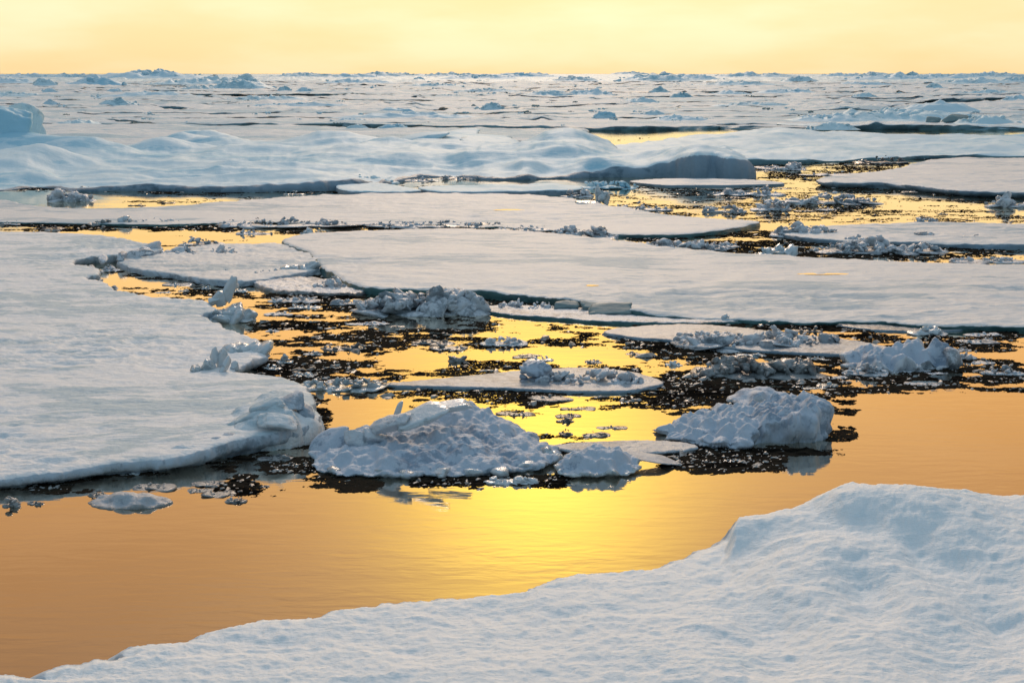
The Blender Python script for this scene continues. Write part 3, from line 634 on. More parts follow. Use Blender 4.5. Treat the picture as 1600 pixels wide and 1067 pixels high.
# ================================================================== HEAPS OF BROKEN ICE (measured one by one)
HEAPS = [
 # x0, x1, waterline y, height px, pieces, material, label
 (545, 768, 494, 44, 75, 'rubble', 'large blue-white rubble pile on a dark raft in mid channel'),
 (1316, 1392, 588, 18, 16, 'rubble', 'low white rubble in front of the knobbly block'),
 (1086, 1300, 592, 32, 55, 'grey_ice', 'row of translucent grey shards frozen together in the right channel'),
 (1040, 1330, 548, 30, 60, 'rubble', 'ridge of pale rubble on the narrow half-flooded floe'),
 (820, 1030, 607, 26, 40, 'rubble', 'crumbly heap on the thin wedge of ice'),
 (812, 870, 600, 36, 9, 'snow_crust', 'rounded white boulder of ice on the thin wedge'),
 (770, 880, 486, 16, 16, 'rubble', 'low crumbs beside the mid channel pile'),
 (460, 605, 612, 20, 26, 'clear_ice', 'string of clear fragments near the big snow-crusted lump'),
 (560, 660, 604, 9, 10, 'grey_ice', 'dark slush strip left of the thin wedge'),
 (470, 570, 456, 20, 18, 'rubble', 'white crumbs on the slushy floe'),
 (415, 500, 474, 12, 12, 'rubble', 'small slush heap below the slushy floe'),
 (430, 510, 430, 24, 14, 'clear_ice', 'stacked square plates on the rough grey floe'),
 (215, 380, 406, 22, 40, 'rubble', 'rubble ridge across the nose of the rough grey floe'),
 (300, 460, 436, 14, 24, 'rubble', 'crumbs along the waterline of the rough grey floe'),
 (748, 820, 541, 15, 12, 'rubble', 'small white crumb raft in the golden water'),
 (672, 730, 548, 10, 8, 'grey_ice', 'tiny dark crumb raft left of the white one'),
 (700, 730, 566, 13, 6, 'grey_ice', 'dark pointed fragment in the golden water'),
 (500, 570, 548, 12, 9, 'grey_ice', 'grey crumbs near the left channel'),
 (826, 866, 565, 9, 5, 'clear_ice', 'flat grey fragment behind the white boulder'),
 (1496, 1528, 562, 13, 6, 'rubble', 'small white fragment right of the knobbly block'),
 (1536, 1610, 588, 14, 14, 'rubble', 'flat rubble at the right edge of the channel'),
 (1125, 1150, 505, 14, 4, 'clear_ice', 'lone round ice ball at the rim of the long smooth floe'),
 (1240, 1290, 520, 9, 6, 'grey_ice', 'grey fragment in the slush near the right rim'),
 (1425, 1480, 524, 16, 10, 'clear_ice', 'glassy crumbs on the flat grey plate'),
 (980, 1150, 394, 24, 50, 'rubble', 'broad grey rubble bank under the pointed tip of the flat floe'),
 (1060, 1160, 388, 14, 18, 'rubble', 'small rubble behind the broad bank'),
 (1184, 1240, 402, 24, 14, 'clear_ice', 'steep glassy rubble cone left of the right-hand bank'),
 (1200, 1325, 372, 24, 34, 'rubble', 'domed white rubble bank at the left end of the right rubble floe'),
 (1275, 1490, 398, 24, 70, 'rubble', 'long rubble bank in front of the right rubble floe'),
 (1300, 1420, 382, 14, 24, 'rubble', 'middle rubble row on the right rubble floe'),
 (1415, 1550, 378, 16, 30, 'rubble', 'rear rubble row near the right edge'),
 (1430, 1470, 349, 11, 8, 'rubble', 'little peaked heap on the far rim of the right rubble floe'),
 (1490, 1610, 412, 12, 22, 'rubble', 'low slush bank on the far rim of the long smooth floe'),
 (1110, 1226, 306, 15, 26, 'rubble', 'low rubble bank in the upper right lead'),
 (1172, 1240, 330, 18, 16, 'rubble', 'rubble bank below it in the upper right lead'),
 (1225, 1382, 320, 18, 44, 'rubble', 'long lumpy rubble bank in the upper right lead'),
 (1096, 1170, 333, 13, 14, 'rubble', 'small grey rubble left of the lumpy bank'),
 (1275, 1310, 329, 6, 6, 'rubble', 'little scrap below the lumpy bank'),
 (1545, 1640, 325, 20, 18, 'rubble', 'rubble bank cut by the right edge of the photo'),
 (1188, 1262, 266, 16, 26, 'rubble', 'white crumbled bank behind the dark end of the humped floe'),
 (1335, 1420, 256, 12, 14, 'grey_ice', 'grey rubble plate at the far end of the upper right lead'),
 (1246, 1370, 275, 6, 14, 'rubble', 'thin slush strip in the upper right lead'),
 (880, 925, 309, 14, 8, 'rubble', 'low tilted block beside the upright shard'),
 (900, 1000, 296, 16, 16, 'snow_hump', 'blue-white heaped block above the upright shard'),
 (950, 1050, 330, 13, 22, 'rubble', 'crumbs on the far rim of the flat floe right of the upright shard'),
 (75, 146, 315, 24, 26, 'rubble', 'ice heap in the left lead behind the flat floe'),
 (105, 190, 299, 12, 20, 'rubble', 'rubble at the left end of the dark floe wall'),
 (135, 176, 353, 15, 8, 'grey_ice', 'glassy grey block on the near rim of the flat floe'),
 (176, 212, 352, 13, 7, 'clear_ice', 'white block beside the glassy grey one'),
 (200, 290, 352, 8, 14, 'rubble', 'flat rubble beside the white block'),
 (50, 100, 359, 6, 8, 'grey_ice', 'thin slush scrap in the left lower lead'),
 (280, 350, 385, 14, 14, 'rubble', 'white slush bank at the right end of the left lower lead'),
 (370, 425, 367, 8, 10, 'rubble', 'flat dark-based scrap in the left lower lead'),
 (468, 498, 367, 13, 6, 'clear_ice', 'single rough block at the far rim of the long smooth floe'),
 (320, 560, 357, 13, 50, 'rubble', 'slush bank along the near rim of the flat floe, left part'),
 (555, 800, 357, 11, 50, 'rubble', 'slush bank along the near rim of the flat floe, right part'),
 (770, 860, 362, 9, 16, 'rubble', 'thin slush heap on the far rim of the long smooth floe'),
 (855, 972, 373, 17, 30, 'rubble', 'long white slush bank on the far rim of the long smooth floe'),
 (922, 958, 367, 12, 10, 'grey_ice', 'dark crumbly knob on the near rim of the flat floe'),
 (545, 620, 288, 17, 14, 'snow_hump', 'blue heaped blocks at the right end of the dark floe wall'),
 (685, 760, 281, 9, 16, 'rubble', 'low grey bank above the curled floe'),
 (620, 690, 284, 7, 12, 'rubble', 'thin crumbs between the blue blocks and the low bank'),
 (200, 225, 322, 5, 4, 'grey_ice', 'tiny dark scrap on the bright left lead'),
 (245, 275, 318, 5, 5, 'grey_ice', 'second tiny dark scrap on the bright left lead'),
 (0, 30, 352, 8, 5, 'rubble', 'rubble at the left edge of the photo'),
 (440, 475, 305, 7, 6, 'clear_ice', 'small white chip in front of the dark floe wall'),
 (4, 30, 792, 16, 6, 'grey_ice', 'small grey fragment at the lower left edge'),
 (40, 66, 789, 8, 4, 'grey_ice', 'smaller grey fragment next to the lower left edge piece'),
 (470, 492, 688, 10, 4, 'clear_ice', 'clear chip under the corner of the left floe'),
 (188, 218, 742, 8, 5, 'clear_ice', 'white crumbs under the front edge of the left floe'),
 (400, 460, 720, 12, 9, 'grey_ice', 'grey half-sunk fragment under the front edge of the left floe'),
 (455, 490, 590, 10, 4, 'clear_ice', 'clear chip beside the rim of the left floe'),
 (430, 458, 568, 12, 4, 'clear_ice', 'grey cube of ice beside the jagged shard cluster'),
 (410, 440, 578, 8, 4, 'clear_ice', 'white chip in the dark water by the shard cluster'),
 (450, 500, 482, 8, 6, 'clear_ice', 'low pale chip in the upper left channel'),
 (515, 570, 478, 14, 8, 'rubble', 'grey-white scrap at the left end of the mid channel pile'),
 (1130, 1160, 722, 6, 4, 'clear_ice', 'small white scrap under the cauliflower lump'),
 (1500, 1570, 537, 8, 8, 'rubble', 'flat white scrap in the dark slush on the right'),
]
for i, (a, b, yb, h, n, mt, lab) in enumerate(HEAPS):
    px = (b-a)
    heap(lab, a, b, yb, h, n, 300+i, mt, depth=.35 if px > 90 else .5, sub=3 if h > 14 else 2, cs=.34 if px/h > 3.5 else .45, rough=.13,
         sharp=9 if mt in ('rubble', 'snow_crust') else 18, base=True)
rs = np.random.default_rng(91)
for i in range(64):
    reg = [(420, 470, 620, 600), (560, 500, 1000, 575), (780, 620, 1040, 690), (960, 520, 1320, 610), (1300, 520, 1600, 605), (60, 755, 480, 800), (960, 290, 1580, 345), (200, 440, 420, 470)][i % 8]
    a = rs.uniform(reg[0], reg[2]); yb = rs.uniform(reg[1], reg[3]); k_ = mpp(yb)/.018
    wd = rs.uniform(14, 52)/k_**.5; hp = rs.uniform(3, 8)/k_**.5
    side = 'upper right lead' if yb < 350 else ('dark lead under the left floe' if yb > 740 else ('left channel' if a < 560 else ('middle channel' if a < 1050 else 'right channel')))
    heap('small slushy ice scrap drifting in the ' + side, a-wd/2, a+wd/2, yb, hp, 6, 2000+i, ['rubble', 'grey_ice', 'grey_ice', 'clear_ice'][i % 4], depth=.8, sub=2, cs=.5, rough=.16, group='small ice scraps in the ' + side)
us = empty('ice_shard', tuple(float(v) for v in unp(936, 318, 0)) + (0.1,)); tag(us, 'small upright translucent shard like a bottle on the far rim of the flat floe', 'ice shard')
slab(us, 935, 309, .45, (.22, .2, .62), (0, R(-4), 0), 1, mat='clear_ice', rough=.12, sharp=14)
slab(us, 944, 312, .35, (.32, .25, .4), (0, R(14), 1), 2, mat='clear_ice', rough=.14, sharp=14)
slab(us, 912, 318, .22, (.8, .5, .16), (0, 0, 0), 3, mat='clear_ice', rough=.06)
for i, (a, b, z, s, lab) in enumerate([(955, 484, .20, .75, 'translucent green-white slab propped at the rim of the long smooth floe'), (885, 477, .20, .45, 'short pale slab left of the propped translucent slab'), (930, 480, .16, .5, 'thin pale slab touching the propped translucent slab')]):
    slab(lab, a, b, z, (s, s*.5, .10), (R(22), R(5*(i-1)+3), R(-9+8*i)), 210+i, mat='green_ice', rough=.10, planes=9, box=True)

# ================================================================== UP THE LEFT EDGE: the big tilted block
bb = empty('ice_block', tuple(float(v) for v in unp(10, 235, 1.0)) + (1.0,)); tag(bb, 'house-sized tilted blue ice block at the left edge behind the humps', 'ice block')
slab(bb, 2, 214, 2.6, (2.7, 2.2, 2.6), (R(-22), R(12), .3), 401, box=True, mat='snow_hump', sharp=60, planes=11, rough=.09, sub=5)
slab(bb, 42, 208, 2.5, (1.4, 1.4, 2.6), (R(4), R(-10), 1.1), 402, mat='rubble_far', sharp=60, planes=8, rough=.03, sub=5)
slab(bb, 60, 218, 1.9, (.7, 1.0, 1.7), (R(4), R(-16), .2), 404, mat='rubble_far', sharp=60, planes=7, rough=.03, sub=4)
slab(bb, -40, 214, 2.4, (3.0, 2.2, 2.4), (R(4), R(2), .8), 403, mat='snow_hump', sharp=30, planes=9, rough=.04)
st = empty('ice_plate_stack', tuple(float(v) for v in unp(720, 222, .8)) + (.8,)); tag(st, 'overlapping white plates stacked on the grey floe behind the humps', 'ice plates')
for i, (a, b, z, s, ry) in enumerate([(700, 213, 1.3, 3.6, -5), (660, 219, 1.1, 2.8, -8), (740, 219, 1.1, 4.0, 4), (780, 225, .9, 3.4, 7), (690, 225, .9, 3.0, -6)]):
    slab(st, a, b, z, (s, s*.8, .5), (R(7), R(ry), R(10*i-20)), 411+i, mat='snow_hump', sharp=30, rough=.03)

# ================================================================== MELT POOLS on the floes
def pond(px, py, z, wpx, hpx, label):
    a, b = unp(px, py, z); cx, cy = float(a), float(b)
    rx = wpx/2*mpp(py, z); x1, y1 = unp(px, py-hpx/2, z); x2, y2 = unp(px, py+hpx/2, z); ry = abs(float(y1-y2))/2
    n = 40; v = [(0, 0, 0)]; rng = random.Random(int(px))
    for i in range(n):
        t = i/n*2*math.pi; r = 1 + .12*math.sin(3*t+px) + .08*math.sin(7*t+py)
        v.append((rx*r*math.cos(t), ry*r*math.sin(t), 0))
    f = [(0, i+1, (i+1) % n+1) for i in range(n)]
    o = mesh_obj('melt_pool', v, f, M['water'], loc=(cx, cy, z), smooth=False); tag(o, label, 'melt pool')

# ================================================================== THE FAR PACK
rngf = np.random.default_rng(77)
K_ = 0.046; S0 = 6.5; AX = 2.4
def bD(D): return math.log(S0+K_*D)/K_
def Db(b): return (math.exp(b*K_)-S0)/K_
def pix(x, y, z=0.0):
    dz = z-CAMH; fw = y*CP - dz*SP; up = y*SP + dz*CP
    return 800+FPX*x/fw, 533.5-FPX*up/fw
b0, b1 = bD(205.0), bD(1500.0)
seeds = {}
for j in range(int(b0)-2, int(b1)+3):
    D = Db(j+.5)
    s = S0+K_*D; na = int(D*.46/s/AX)+3
    for i in range(-na-1, na+2):
        seeds[(i, j)] = (i+.5+rngf.uniform(-.46, .46)+(.5 if j % 2 else 0), j+.5+rngf.uniform(-.36, .36))
def clip(poly, nx_, ny_, c):
    out = []
    for i in range(len(poly)):
        p, q = poly[i], poly[(i+1) % len(poly)]
        dp = p[0]*nx_+p[1]*ny_-c; dq = q[0]*nx_+q[1]*ny_-c
        if dp <= 0: out.append(p)
        if (dp < 0) != (dq < 0) and dp != dq:
            t = dp/(dp-dq); out.append((p[0]+(q[0]-p[0])*t, p[1]+(q[1]-p[1])*t))
    return out
LEADS = [(895, 205, 1210, 236), (1390, 154.5, 1566, 160), (1105, 117, 1235, 122), (620, 197, 760, 204), (780, 119, 800, 124)]
nf = 0
def far_fn(x, y, H, din):
    k = 1 + y/900
    f = fbm(x/26, y/40, 4, 301)
    return H + .9*k*np.maximum(f-.10, 0) + .8*k*np.maximum(ridged(x/8, y/13, 4, 303)-.42, 0)*sst(-.15, .25, f) + .2*k*fbm(x/5, y/9, 3, 305)
far_names = ['flat pink-white floe', 'low blue-white floe', 'thin-edged grey floe', 'broad snowy floe', 'broken-edged pale floe']
for (i, j), (a, b) in sorted(seeds.items(), key=lambda q: q[1][1]):
    poly = [(a-1.6, b-1.6), (a+1.6, b-1.6), (a+1.6, b+1.6), (a-1.6, b+1.6)]
    for di in range(-2, 3):
        for dj in range(-2, 3):
            if (di or dj) and (i+di, j+dj) in seeds:
                a2, b2_ = seeds[(i+di, j+dj)]
                nx_, ny_ = a2-a, b2_-b; L = math.hypot(nx_, ny_)
                gap = (-.03, .012, .028, .05)[int(3.99*_h(np.array(float(i+j+di+dj+2*(i+di/2.)*(j+dj/2.))), np.array(float(2*i+di)*(2*j+dj)), 1, 3))]
                c = (nx_*(a+a2)+ny_*(b+b2_))/2/L - gap
                poly = clip(poly, nx_/L, ny_/L, c)
    if len(poly) < 3: continue
    dense = []
    for q in range(len(poly)):
        p0, p1 = poly[q], poly[(q+1) % len(poly)]
        for t in (0.12, .5, .88): dense.append((p0[0]+(p1[0]-p0[0])*t, p0[1]+(p1[1]-p0[1])*t))
    wpts = []
    for (u, v) in dense:
        D = Db(v); s = S0+K_*D; wpts.append((u*s*AX, D))
    cxw = sum(p[0] for p in wpts)/len(wpts); cyw = sum(p[1] for p in wpts)/len(wpts)
    if cyw < 200 or cyw > 1250: continue
    cpx, cpy = pix(cxw, cyw, .4)
    xs = [pix(p[0], p[1], .4) for p in wpts]
    if max(p[0] for p in xs) < -10 or min(p[0] for p in xs) > 1610: continue
    if max(p[1] for p in xs) > 204 and cpx > 880: continue
    if max(p[1] for p in xs) > 200: continue
    if any(l[0]-70 < cpx < l[2]+70 and l[1] < cpy < l[3] for l in LEADS): continue
    if cyw > 260 and rngf.random() < .06: continue
    T = rngf.uniform(.25, .6)*(1 + cyw/1800)
    # where it stands, for the label
    where = 'left' if cpx < 530 else ('centre' if cpx < 1070 else 'right')
    band = 'behind the grey floe' if cyw < 330 else ('halfway to the horizon' if cyw < 620 else 'close to the horizon')
    lab = 'pale flat floe of the far pack, %s, %s part of the photo' % (band, where)
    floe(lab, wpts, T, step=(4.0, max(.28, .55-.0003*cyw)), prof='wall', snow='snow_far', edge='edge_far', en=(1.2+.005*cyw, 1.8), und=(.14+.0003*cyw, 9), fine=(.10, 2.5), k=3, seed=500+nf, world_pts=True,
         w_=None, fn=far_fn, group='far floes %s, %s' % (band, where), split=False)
    nf += 1
print('far floes', nf, flush=True)

# ridges of blue blocks on the far pack
def hummock(px, py, wpx, hpx, seed, label, n=26, mat='rubble_far', group=None, mound=True, sub=2, cs=.5, spread=.42):
    rng = np.random.default_rng(seed)
    x, y = unp(px, py, .4); zb_ = min(.35 + float(y)/1400, 1.4); m = mpp(py, zb_)*1.15; x, y = unp(px, py, zb_); x = float(x); y = float(y); hpx = hpx*(1.0 if hpx > 10 else .85)
    Wd = wpx*m; Hh = hpx*m; dp = max(Hh*1.5, min(Wd*.4, Hh*5)); parts = []
    if mound:
        nr, nt_ = 16, 72; rr_, tt_ = np.meshgrid(np.linspace(0, 1, nr), np.linspace(0, 2*math.pi, nt_, endpoint=False), indexing='ij')
        xx = (rr_*np.cos(tt_)).ravel(); yy = (rr_*np.sin(tt_)).ravel(); r2 = rr_.ravel(); s_d = seed*1.37
        asp = max(1.0, Wd/Hh*.25)
        hz = (1-r2**2)**1.3*(.45 + .75*ridged(xx*asp+s_d, yy*1.3, 3, seed) + .35*fbm(xx*asp*2.5, yy*3+s_d, 3, seed+1)*(n > 0))
        v = np.stack([xx*Wd*.55, yy*dp*.75, hz*Hh*1.05 - .25*r2**4], 1)
        ii = np.arange(nr*nt_).reshape(nr, nt_); jj = np.roll(ii, -1, 1)
        f4 = np.stack([ii[:-1], ii[1:], jj[1:], jj[:-1]], -1).reshape(-1, 4)
        f = np.concatenate([f4[:, [0, 1, 2]], f4[:, [0, 2, 3]]])
        parts.append((v, f))
    for i in range(n):
        u = float(np.clip(rng.normal()*spread, -1, 1)); w2 = rng.uniform(-.8, .8)
        s = Hh*cs*rng.uniform(.3, 1.0)*(1-.35*abs(u))
        c, f = chunk(rng, sub, 7, (s*rng.uniform(.9, 1.7), s*rng.uniform(.8, 1.3), s*rng.uniform(.45, .9)), None, .08, 16)
        z = Hh*(1-abs(u)**1.6)*(1-.5*w2*w2)*rng.uniform(.35, .75)
        parts.append((c+(u*Wd*.5, w2*dp*.4, z), f))
    v, f = join(parts)
    o = mesh_obj('ice_hummock', v, f, M[mat], loc=(x, y, zb_)); tag(o, label, 'ice hummock', group)
    return o
HUM = [
 (235, 123, 150, 13, 'widest rugged blue ridge on the left horizon, with two small peaks'), (262, 118, 40, 8, 'flat-topped peak block standing above the left horizon ridge'),
 (70, 134, 34, 11, 'isolated pale block with a shaded foot at far left'), (150, 133, 90, 11, 'bright blue hummock below the left horizon ridge'), (385, 130, 42, 12, 'dark square block left of centre under the horizon'),
 (375, 138, 90, 12, 'blue hummock below the dark square block'), (180, 145, 26, 7, 'small grey mound at left, halfway to the horizon'), (80, 145, 26, 7, 'small blue mound at far left, halfway to the horizon'),
 (445, 143, 22, 8, 'small blue block left of centre'), (478, 144, 34, 7, 'pale rubble just right of the small blue block'), (240, 152, 160, 9, 'long low blue snowdrift at left'),
 (185, 164, 56, 10, 'grey block with a dark waterline at left'), (80, 163, 24, 7, 'grey lump left of the grey block with the dark waterline'),
 (550, 122, 90, 7, 'low blue rise on the horizon left of centre'), (655, 126, 18, 6, 'small upright fin near the horizon'), (750, 124, 110, 9, 'blue hummock ridge under the horizon at centre'),
 (900, 127, 80, 8, 'blue hummock ridge right of centre under the horizon'), (1030, 127, 110, 11, 'peaked blue hummock ridge under the horizon, right of centre'), (1080, 125, 90, 9, 'low ridge trailing right of the peaked hummock'),
 (985, 117, 60, 5, 'grey strip of blocks on the horizon right of centre'), (860, 150, 80, 9, 'low blue mound chain, right of centre'), (920, 148, 70, 9, 'second low blue mound chain, right of centre'),
 (1065, 152, 34, 8, 'small white mound with blue shade'), (1000, 160, 50, 7, 'pale low mound beside a dark crack'), (945, 183, 34, 10, 'small blue-white knob at centre right'),
 (1030, 144, 26, 8, 'little grey peak right of centre'), (1425, 122, 26, 10, 'dome on the right horizon'), (1400, 125, 150, 9, 'broad rugged ridge under the dome on the right horizon'), (1520, 131, 140, 8, 'blue ridge at the far right below the horizon'),
 (1250, 127, 50, 8, 'blue mound under the horizon at right'), (1310, 120, 60, 6, 'low blue mound on the right horizon'), (1550, 121, 110, 8, 'last ridge on the right horizon'),
 (1460, 138, 26, 8, 'flat grey slab lying tilted at right'), (1585, 158, 50, 9, 'white block at the right edge'), (1470, 174, 110, 14, 'smooth pale hill behind the two grey slabs'),
 (1400, 187, 290, 14, 'long chain of vivid blue hummocks at right'), (1290, 188, 110, 10, 'left tail of the vivid blue hummock chain'), (1540, 193, 90, 12, 'grey rubble right of the two grey slabs'),
 (1300, 200, 70, 9, 'grey rubble at the rim in front of the vivid blue chain'), (1060, 187, 90, 7, 'flat grey slabs on the floe behind the open lead'), (1022, 178, 32, 5, 'dark brown slab on the floe behind the open lead'),
 (560, 203, 40, 10, 'white mound behind the grey floe at centre left'), (615, 201, 50, 8, 'grey blocks beside the white mound'), (770, 170, 34, 9, 'grey-white block at centre'), (640, 183, 200, 8, 'long low blue rise at centre'),
 (620, 174, 60, 7, 'rubble strip left of the long low rise'), (40, 190, 60, 8, 'blocks just behind the big tilted block'), (120, 196, 80, 9, 'grey edge blocks at left behind the humps'), (550, 190, 60, 5, 'small flat mound behind the grey floe'),
 (310, 140, 60, 6, 'dark flat slab under the left horizon ridge'), (340, 128, 80, 9, 'blue ridge between the left horizon ridge and the dark block'),
 (20, 130, 70, 7, 'low blue ridge at the left edge under the horizon'), (700, 152, 50, 5, 'faint mound at centre, halfway to the horizon'), (1350, 152, 40, 6, 'small pale mound at right, halfway to the horizon'), (1140, 147, 60, 5, 'dark-edged slab, right, halfway to the horizon'),
 (600, 120, 160, 7, 'faint long ridge on the horizon left of the centre'), (700, 120, 120, 6, 'low rough ridge on the horizon just left of the middle'), (820, 121, 110, 7, 'low rough ridge on the horizon at the middle'), (480, 121, 140, 7, 'low rough ridge on the horizon right of the flat-topped peak'),
 (120, 122, 200, 7, 'low rough ridge at the left end of the horizon'), (40, 121, 120, 6, 'rough ridge touching the left edge under the horizon'), (1180, 121, 130, 7, 'low rough ridge on the horizon right of the peaked hummock'), (1360, 120, 110, 6, 'rough strip on the horizon left of the dome'),
 (1480, 123, 130, 8, 'rough ridge right of the dome under the horizon'), (1590, 128, 60, 7, 'blue ridge end at the right edge'), (300, 132, 130, 9, 'rough blue belt under the left horizon ridge'), (560, 130, 110, 6, 'pale blue strip under the horizon left of the centre'),
 (1150, 133, 120, 6, 'blue strip under the horizon at centre right'), (680, 135, 90, 5, 'thin blue strip under the horizon at centre'), (1350, 134, 100, 6, 'blue strip under the right horizon'), (20, 150, 90, 7, 'blue drift at the left edge, halfway to the horizon'), (420, 155, 110, 6, 'long pale drift left of centre, halfway to the horizon'),
 (1230, 145, 90, 6, 'pale drift at right, halfway to the horizon'), (760, 143, 100, 5, 'pale drift at centre, halfway to the horizon'), (1540, 147, 110, 6, 'pale drift near the right edge, halfway to the horizon'),
 (470, 166, 160, 6, 'grey pressure line left of centre'), (1180, 165, 120, 5, 'thin pressure line right of centre'), (1130, 240, 40, 4, 'tiny block on the blue-tinged snowfield'),
]
for q, (a, b, wp, hp, lab) in enumerate(HUM):
    smooth_hill = ('smooth' in lab or 'snowdrift' in lab or 'rise' in lab)
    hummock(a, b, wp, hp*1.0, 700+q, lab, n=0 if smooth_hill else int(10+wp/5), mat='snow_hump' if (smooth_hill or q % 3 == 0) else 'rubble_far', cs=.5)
for lab, a, b, wz, hz, rz, sd_ in (('larger of two smooth grey-green slabs standing before the vivid blue chain', 1490, 187, 2.0, .75, -8, 5), ('smaller of two smooth grey-green slabs standing before the vivid blue chain', 1457, 189, 1.05, .7, 6, 6)):
    slab(lab, a, b, 1.0, (wz, 1.0, hz), (R(-10), R(rz), .2), sd_, mat='green_ice', sharp=30, rough=.03, sub=4)
# many small blocks strewn over the far pack: the larger ones one by one
n = 0
rb = np.random.default_rng(5)
while n < 210:
    py = 118 + 80*rb.random()**1.3; px = rb.uniform(-20, 1620)
    if any(l[0]-10 < px < l[2]+10 and l[1]-3 < py < l[3]+8 for l in LEADS): continue
    if fbm(np.array([px/140.]), np.array([py/6.]), 2, 9)[0] < -.05: continue
    wp = rb.uniform(5, 24)*(1+.8*(py > 150)); hp = rb.uniform(1.2, 2.6)*(1+.4*(py > 160))
    where = 'left' if px < 530 else ('centre' if px < 1070 else 'right')
    band = 'behind the grey floe' if py > 171 else ('halfway to the horizon' if py > 142 else 'close to the horizon')
    hummock(px, py, wp, hp, 1200+n, 'little ice block scattered on the far pack %s, %s part' % (band, where), n=7, mat=['rubble_far', 'green_ice', 'snow_hump', 'rubble_far'][n % 4], mound=False, sub=2, cs=.9, spread=.22,
            group='little blocks on the far pack %s, %s' % (band, where))
    n += 1
# beyond 1.4 km the floes read as one rough mass up to the horizon
def pack():
    xs = np.linspace(-1, 1, 1100); ys = np.exp(np.linspace(math.log(1180), math.log(9000), 130))
    A, B = np.meshgrid(xs, ys); X = (A*B*.48).ravel(); Y = B.ravel()
    h = .8 + fbm(X/60, Y/90, 4, 31)*1.2 + 3.6*np.maximum(ridged(X/50, Y/160, 5, 33)-.40, 0) + fbm(X/9, Y/30, 3, 35)*1.3
    lead = fbm(X/420, Y/260, 3, 37)
    h = np.where(lead < -.42, -1.0, h)
    h = np.where(Y < 1200, -1, h)
    idx = np.arange(X.size).reshape(A.shape)
    q = np.stack([idx[:-1, :-1], idx[:-1, 1:], idx[1:, 1:], idx[1:, :-1]], -1).reshape(-1, 4)
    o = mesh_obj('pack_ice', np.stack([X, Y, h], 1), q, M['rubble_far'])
    tag(o, 'rough blue-white mass of pack ice along the horizon', 'pack ice', kind='stuff')
pack()

# ================================================================== BRASH: crumbs of wet ice and slush on the water, backlit shade painted in
def brash(name, label, mat, regions, seed, size, zs, sub_v=None, thr=.0, flatk=.35):
    rng = np.random.default_rng(seed)
    ang = np.array([0, 60, 120, 180, 240, 300])*math.pi/180
    tv = np.concatenate([[[math.cos(t), math.sin(t), -.3] for t in ang], [[.55*math.cos(t+.5), .55*math.sin(t+.5), .75] for t in ang[::2]]])
    # top three, ring six
    tf = np.array([[6, 7, 8], [0, 1, 6], [1, 7, 6], [1, 2, 7], [2, 3, 7], [3, 8, 7], [3, 4, 8], [4, 5, 8], [5, 6, 8], [5, 0, 6]])
    allx = []; ally = []; alls = []
    for (x0, y0, x1, y1, cnt, th) in regions:
        px = rng.uniform(x0, x1, cnt); py = rng.uniform(y0, y1, cnt)
        X, Y = unp(px, py, 0)
        nz = fbm(X*.42, Y*.62, 3, 201)*.75 + .75*fbm(X*1.3, Y*2.1, 4, 203, .6) + .3*fbm(X*.12, Y*.2, 2, 207)
        ex = np.minimum(np.minimum((px-x0)/(.12*(x1-x0)), (x1-px)/(.12*(x1-x0))), np.minimum((py-y0)/(.2*(y1-y0)), (y1-py)/(.2*(y1-y0))))
        ok = nz > th + .35*(1-np.clip(ex, 0, 1)) + rng.normal(size=cnt)*.05
        allx.append(X[ok]); ally.append(Y[ok]); alls.append((Y[ok]/40)**.55)
    X = np.concatenate(allx); Y = np.concatenate(ally); S = np.concatenate(alls); n = len(X)
    s = size*np.exp(rng.normal(size=n)*.55)*S
    th = rng.uniform(0, 6.28, n); el = rng.uniform(1.0, 2.2, n)
    v = tv[None]*(1+rng.uniform(-.35, .35, (n, 9, 1)))
    v = v*np.stack([s*el*1.3, s, s*flatk*rng.uniform(.4, 1.5, n)], 1)[:, None, :]
    c, q = np.cos(th*.3)[:, None], np.sin(th*.3)[:, None]
    vx = v[..., 0]*c - v[..., 1]*q + X[:, None]; vy = v[..., 0]*q + v[..., 1]*c + Y[:, None]; vz = v[..., 2] + zs
    V = np.stack([vx, vy, vz], -1).reshape(-1, 3)
    F = (tf[None] + (np.arange(n)*9)[:, None, None]).reshape(-1, 3)
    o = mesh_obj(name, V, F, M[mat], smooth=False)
    tag(o, label, 'brash ice', kind='stuff'); print(name, n)
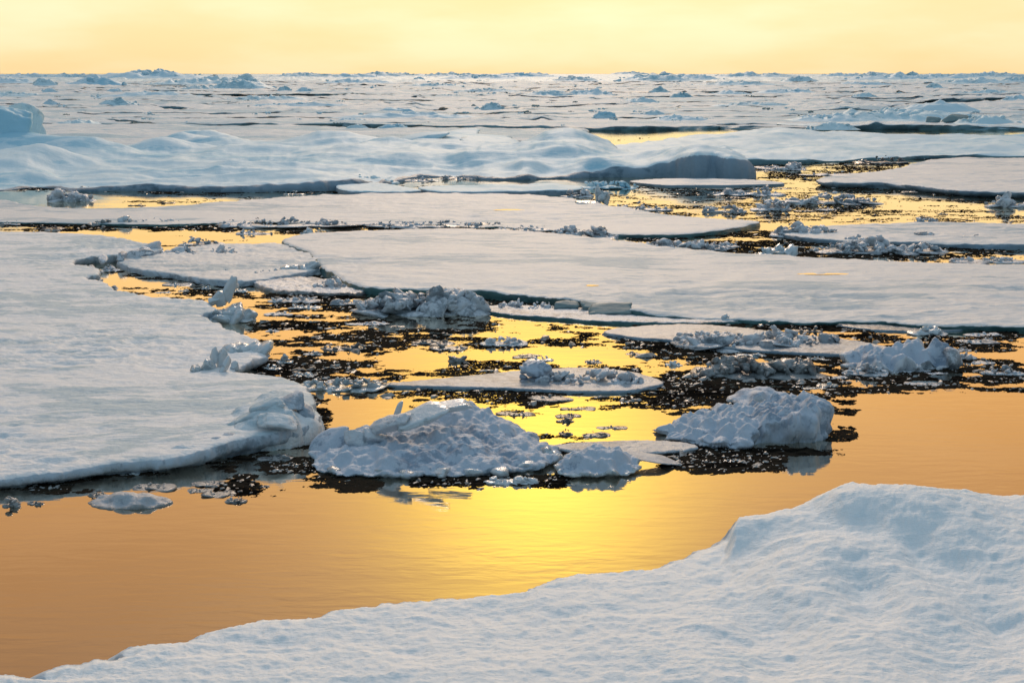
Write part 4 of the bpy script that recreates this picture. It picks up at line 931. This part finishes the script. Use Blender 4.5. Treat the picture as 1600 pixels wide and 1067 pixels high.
REG = [
 (150, 415, 420, 485, 9000, .02), (380, 440, 620, 620, 26000, -.02), (560, 490, 1060, 560, 15000, .12), (420, 560, 1080, 640, 16000, -.05), (780, 610, 1060, 700, 6000, .18),
 (960, 505, 1620, 615, 34000, -.12), (1000, 590, 1320, 660, 12000, -.08), (1280, 560, 1620, 612, 12000, -.15), (1290, 600, 1340, 690, 1500, -.05),
 (-20, 715, 500, 800, 16000, .05), (120, 690, 500, 756, 14000, -.14), (-40, 745, 300, 812, 7000, .12), (470, 600, 520, 720, 2500, -.1), (390, 545, 520, 620, 6000, -.2), (480, 738, 600, 775, 1500, .08), (640, 738, 900, 764, 2500, .05),
 (1010, 680, 1230, 742, 9000, -.08), (860, 690, 1120, 720, 4000, .0), (960, 735, 1080, 760, 500, .1), (1130, 700, 1320, 712, 1200, -.1),
 (900, 285, 1620, 350, 20000, -.02), (1170, 250, 1420, 285, 7000, -.12), (980, 360, 1300, 405, 12000, -.28), (1230, 375, 1620, 412, 8000, -.1), (1380, 240, 1600, 250, 2500, -.2),
 (0, 285, 200, 300, 2500, -.1), (180, 290, 560, 303, 4500, -.1), (180, 300, 420, 322, 2000, .22), (-10, 346, 450, 362, 7000, -.15), (430, 348, 960, 368, 8000, -.25), (240, 362, 440, 390, 3000, .12), (560, 290, 930, 305, 3500, -.05),
 (900, 204, 1220, 232, 700, .35), (1230, 198, 1480, 203, 500, .05), (640, 445, 1000, 500, 4000, -.05), (1040, 495, 1620, 520, 9000, -.2), (400, 430, 600, 475, 6000, -.15),
]
brash('brash_ice', 'wet crumbs of brash ice, backlit dark painted in, drifting in bands on the golden water', 'brash_dark', [(a, b, c, d, int(n*5.5), t+.06) for a, b, c, d, n, t in REG], 1, .0145, .001, flatk=.36)
brash('ice_crumbs', 'pale translucent ice crumbs scattered through the brash', 'brash_pale', [(a, b, c, d, int(n*.045), max(t, -.1)+.12) for a, b, c, d, n, t in REG if n > 2000], 2, .030, .008, flatk=.6)

dg = bpy.context.evaluated_depsgraph_get()
def on_floe(px, py):
    x, y = unp(px, py, .35)
    hit, loc, *_ = scn.ray_cast(dg, Vector((float(x), float(y), 20)), Vector((0, 0, -1)))
    return loc.z
for px, py, wp, hp, lab in ((622, 314, 42, 2.6, 'bright melt pool on the flat pale floe'), (795, 328, 46, 2.2, 'second bright melt pool, right of it on the flat pale floe'), (1290, 428, 96, 2.6, 'long thin melt pool on the smooth floe at right'), (925, 446, 20, 2.2, 'tiny melt pool near the front of the smooth floe')):
    pond(px, py, on_floe(px, py)+.015, wp, hp, lab)
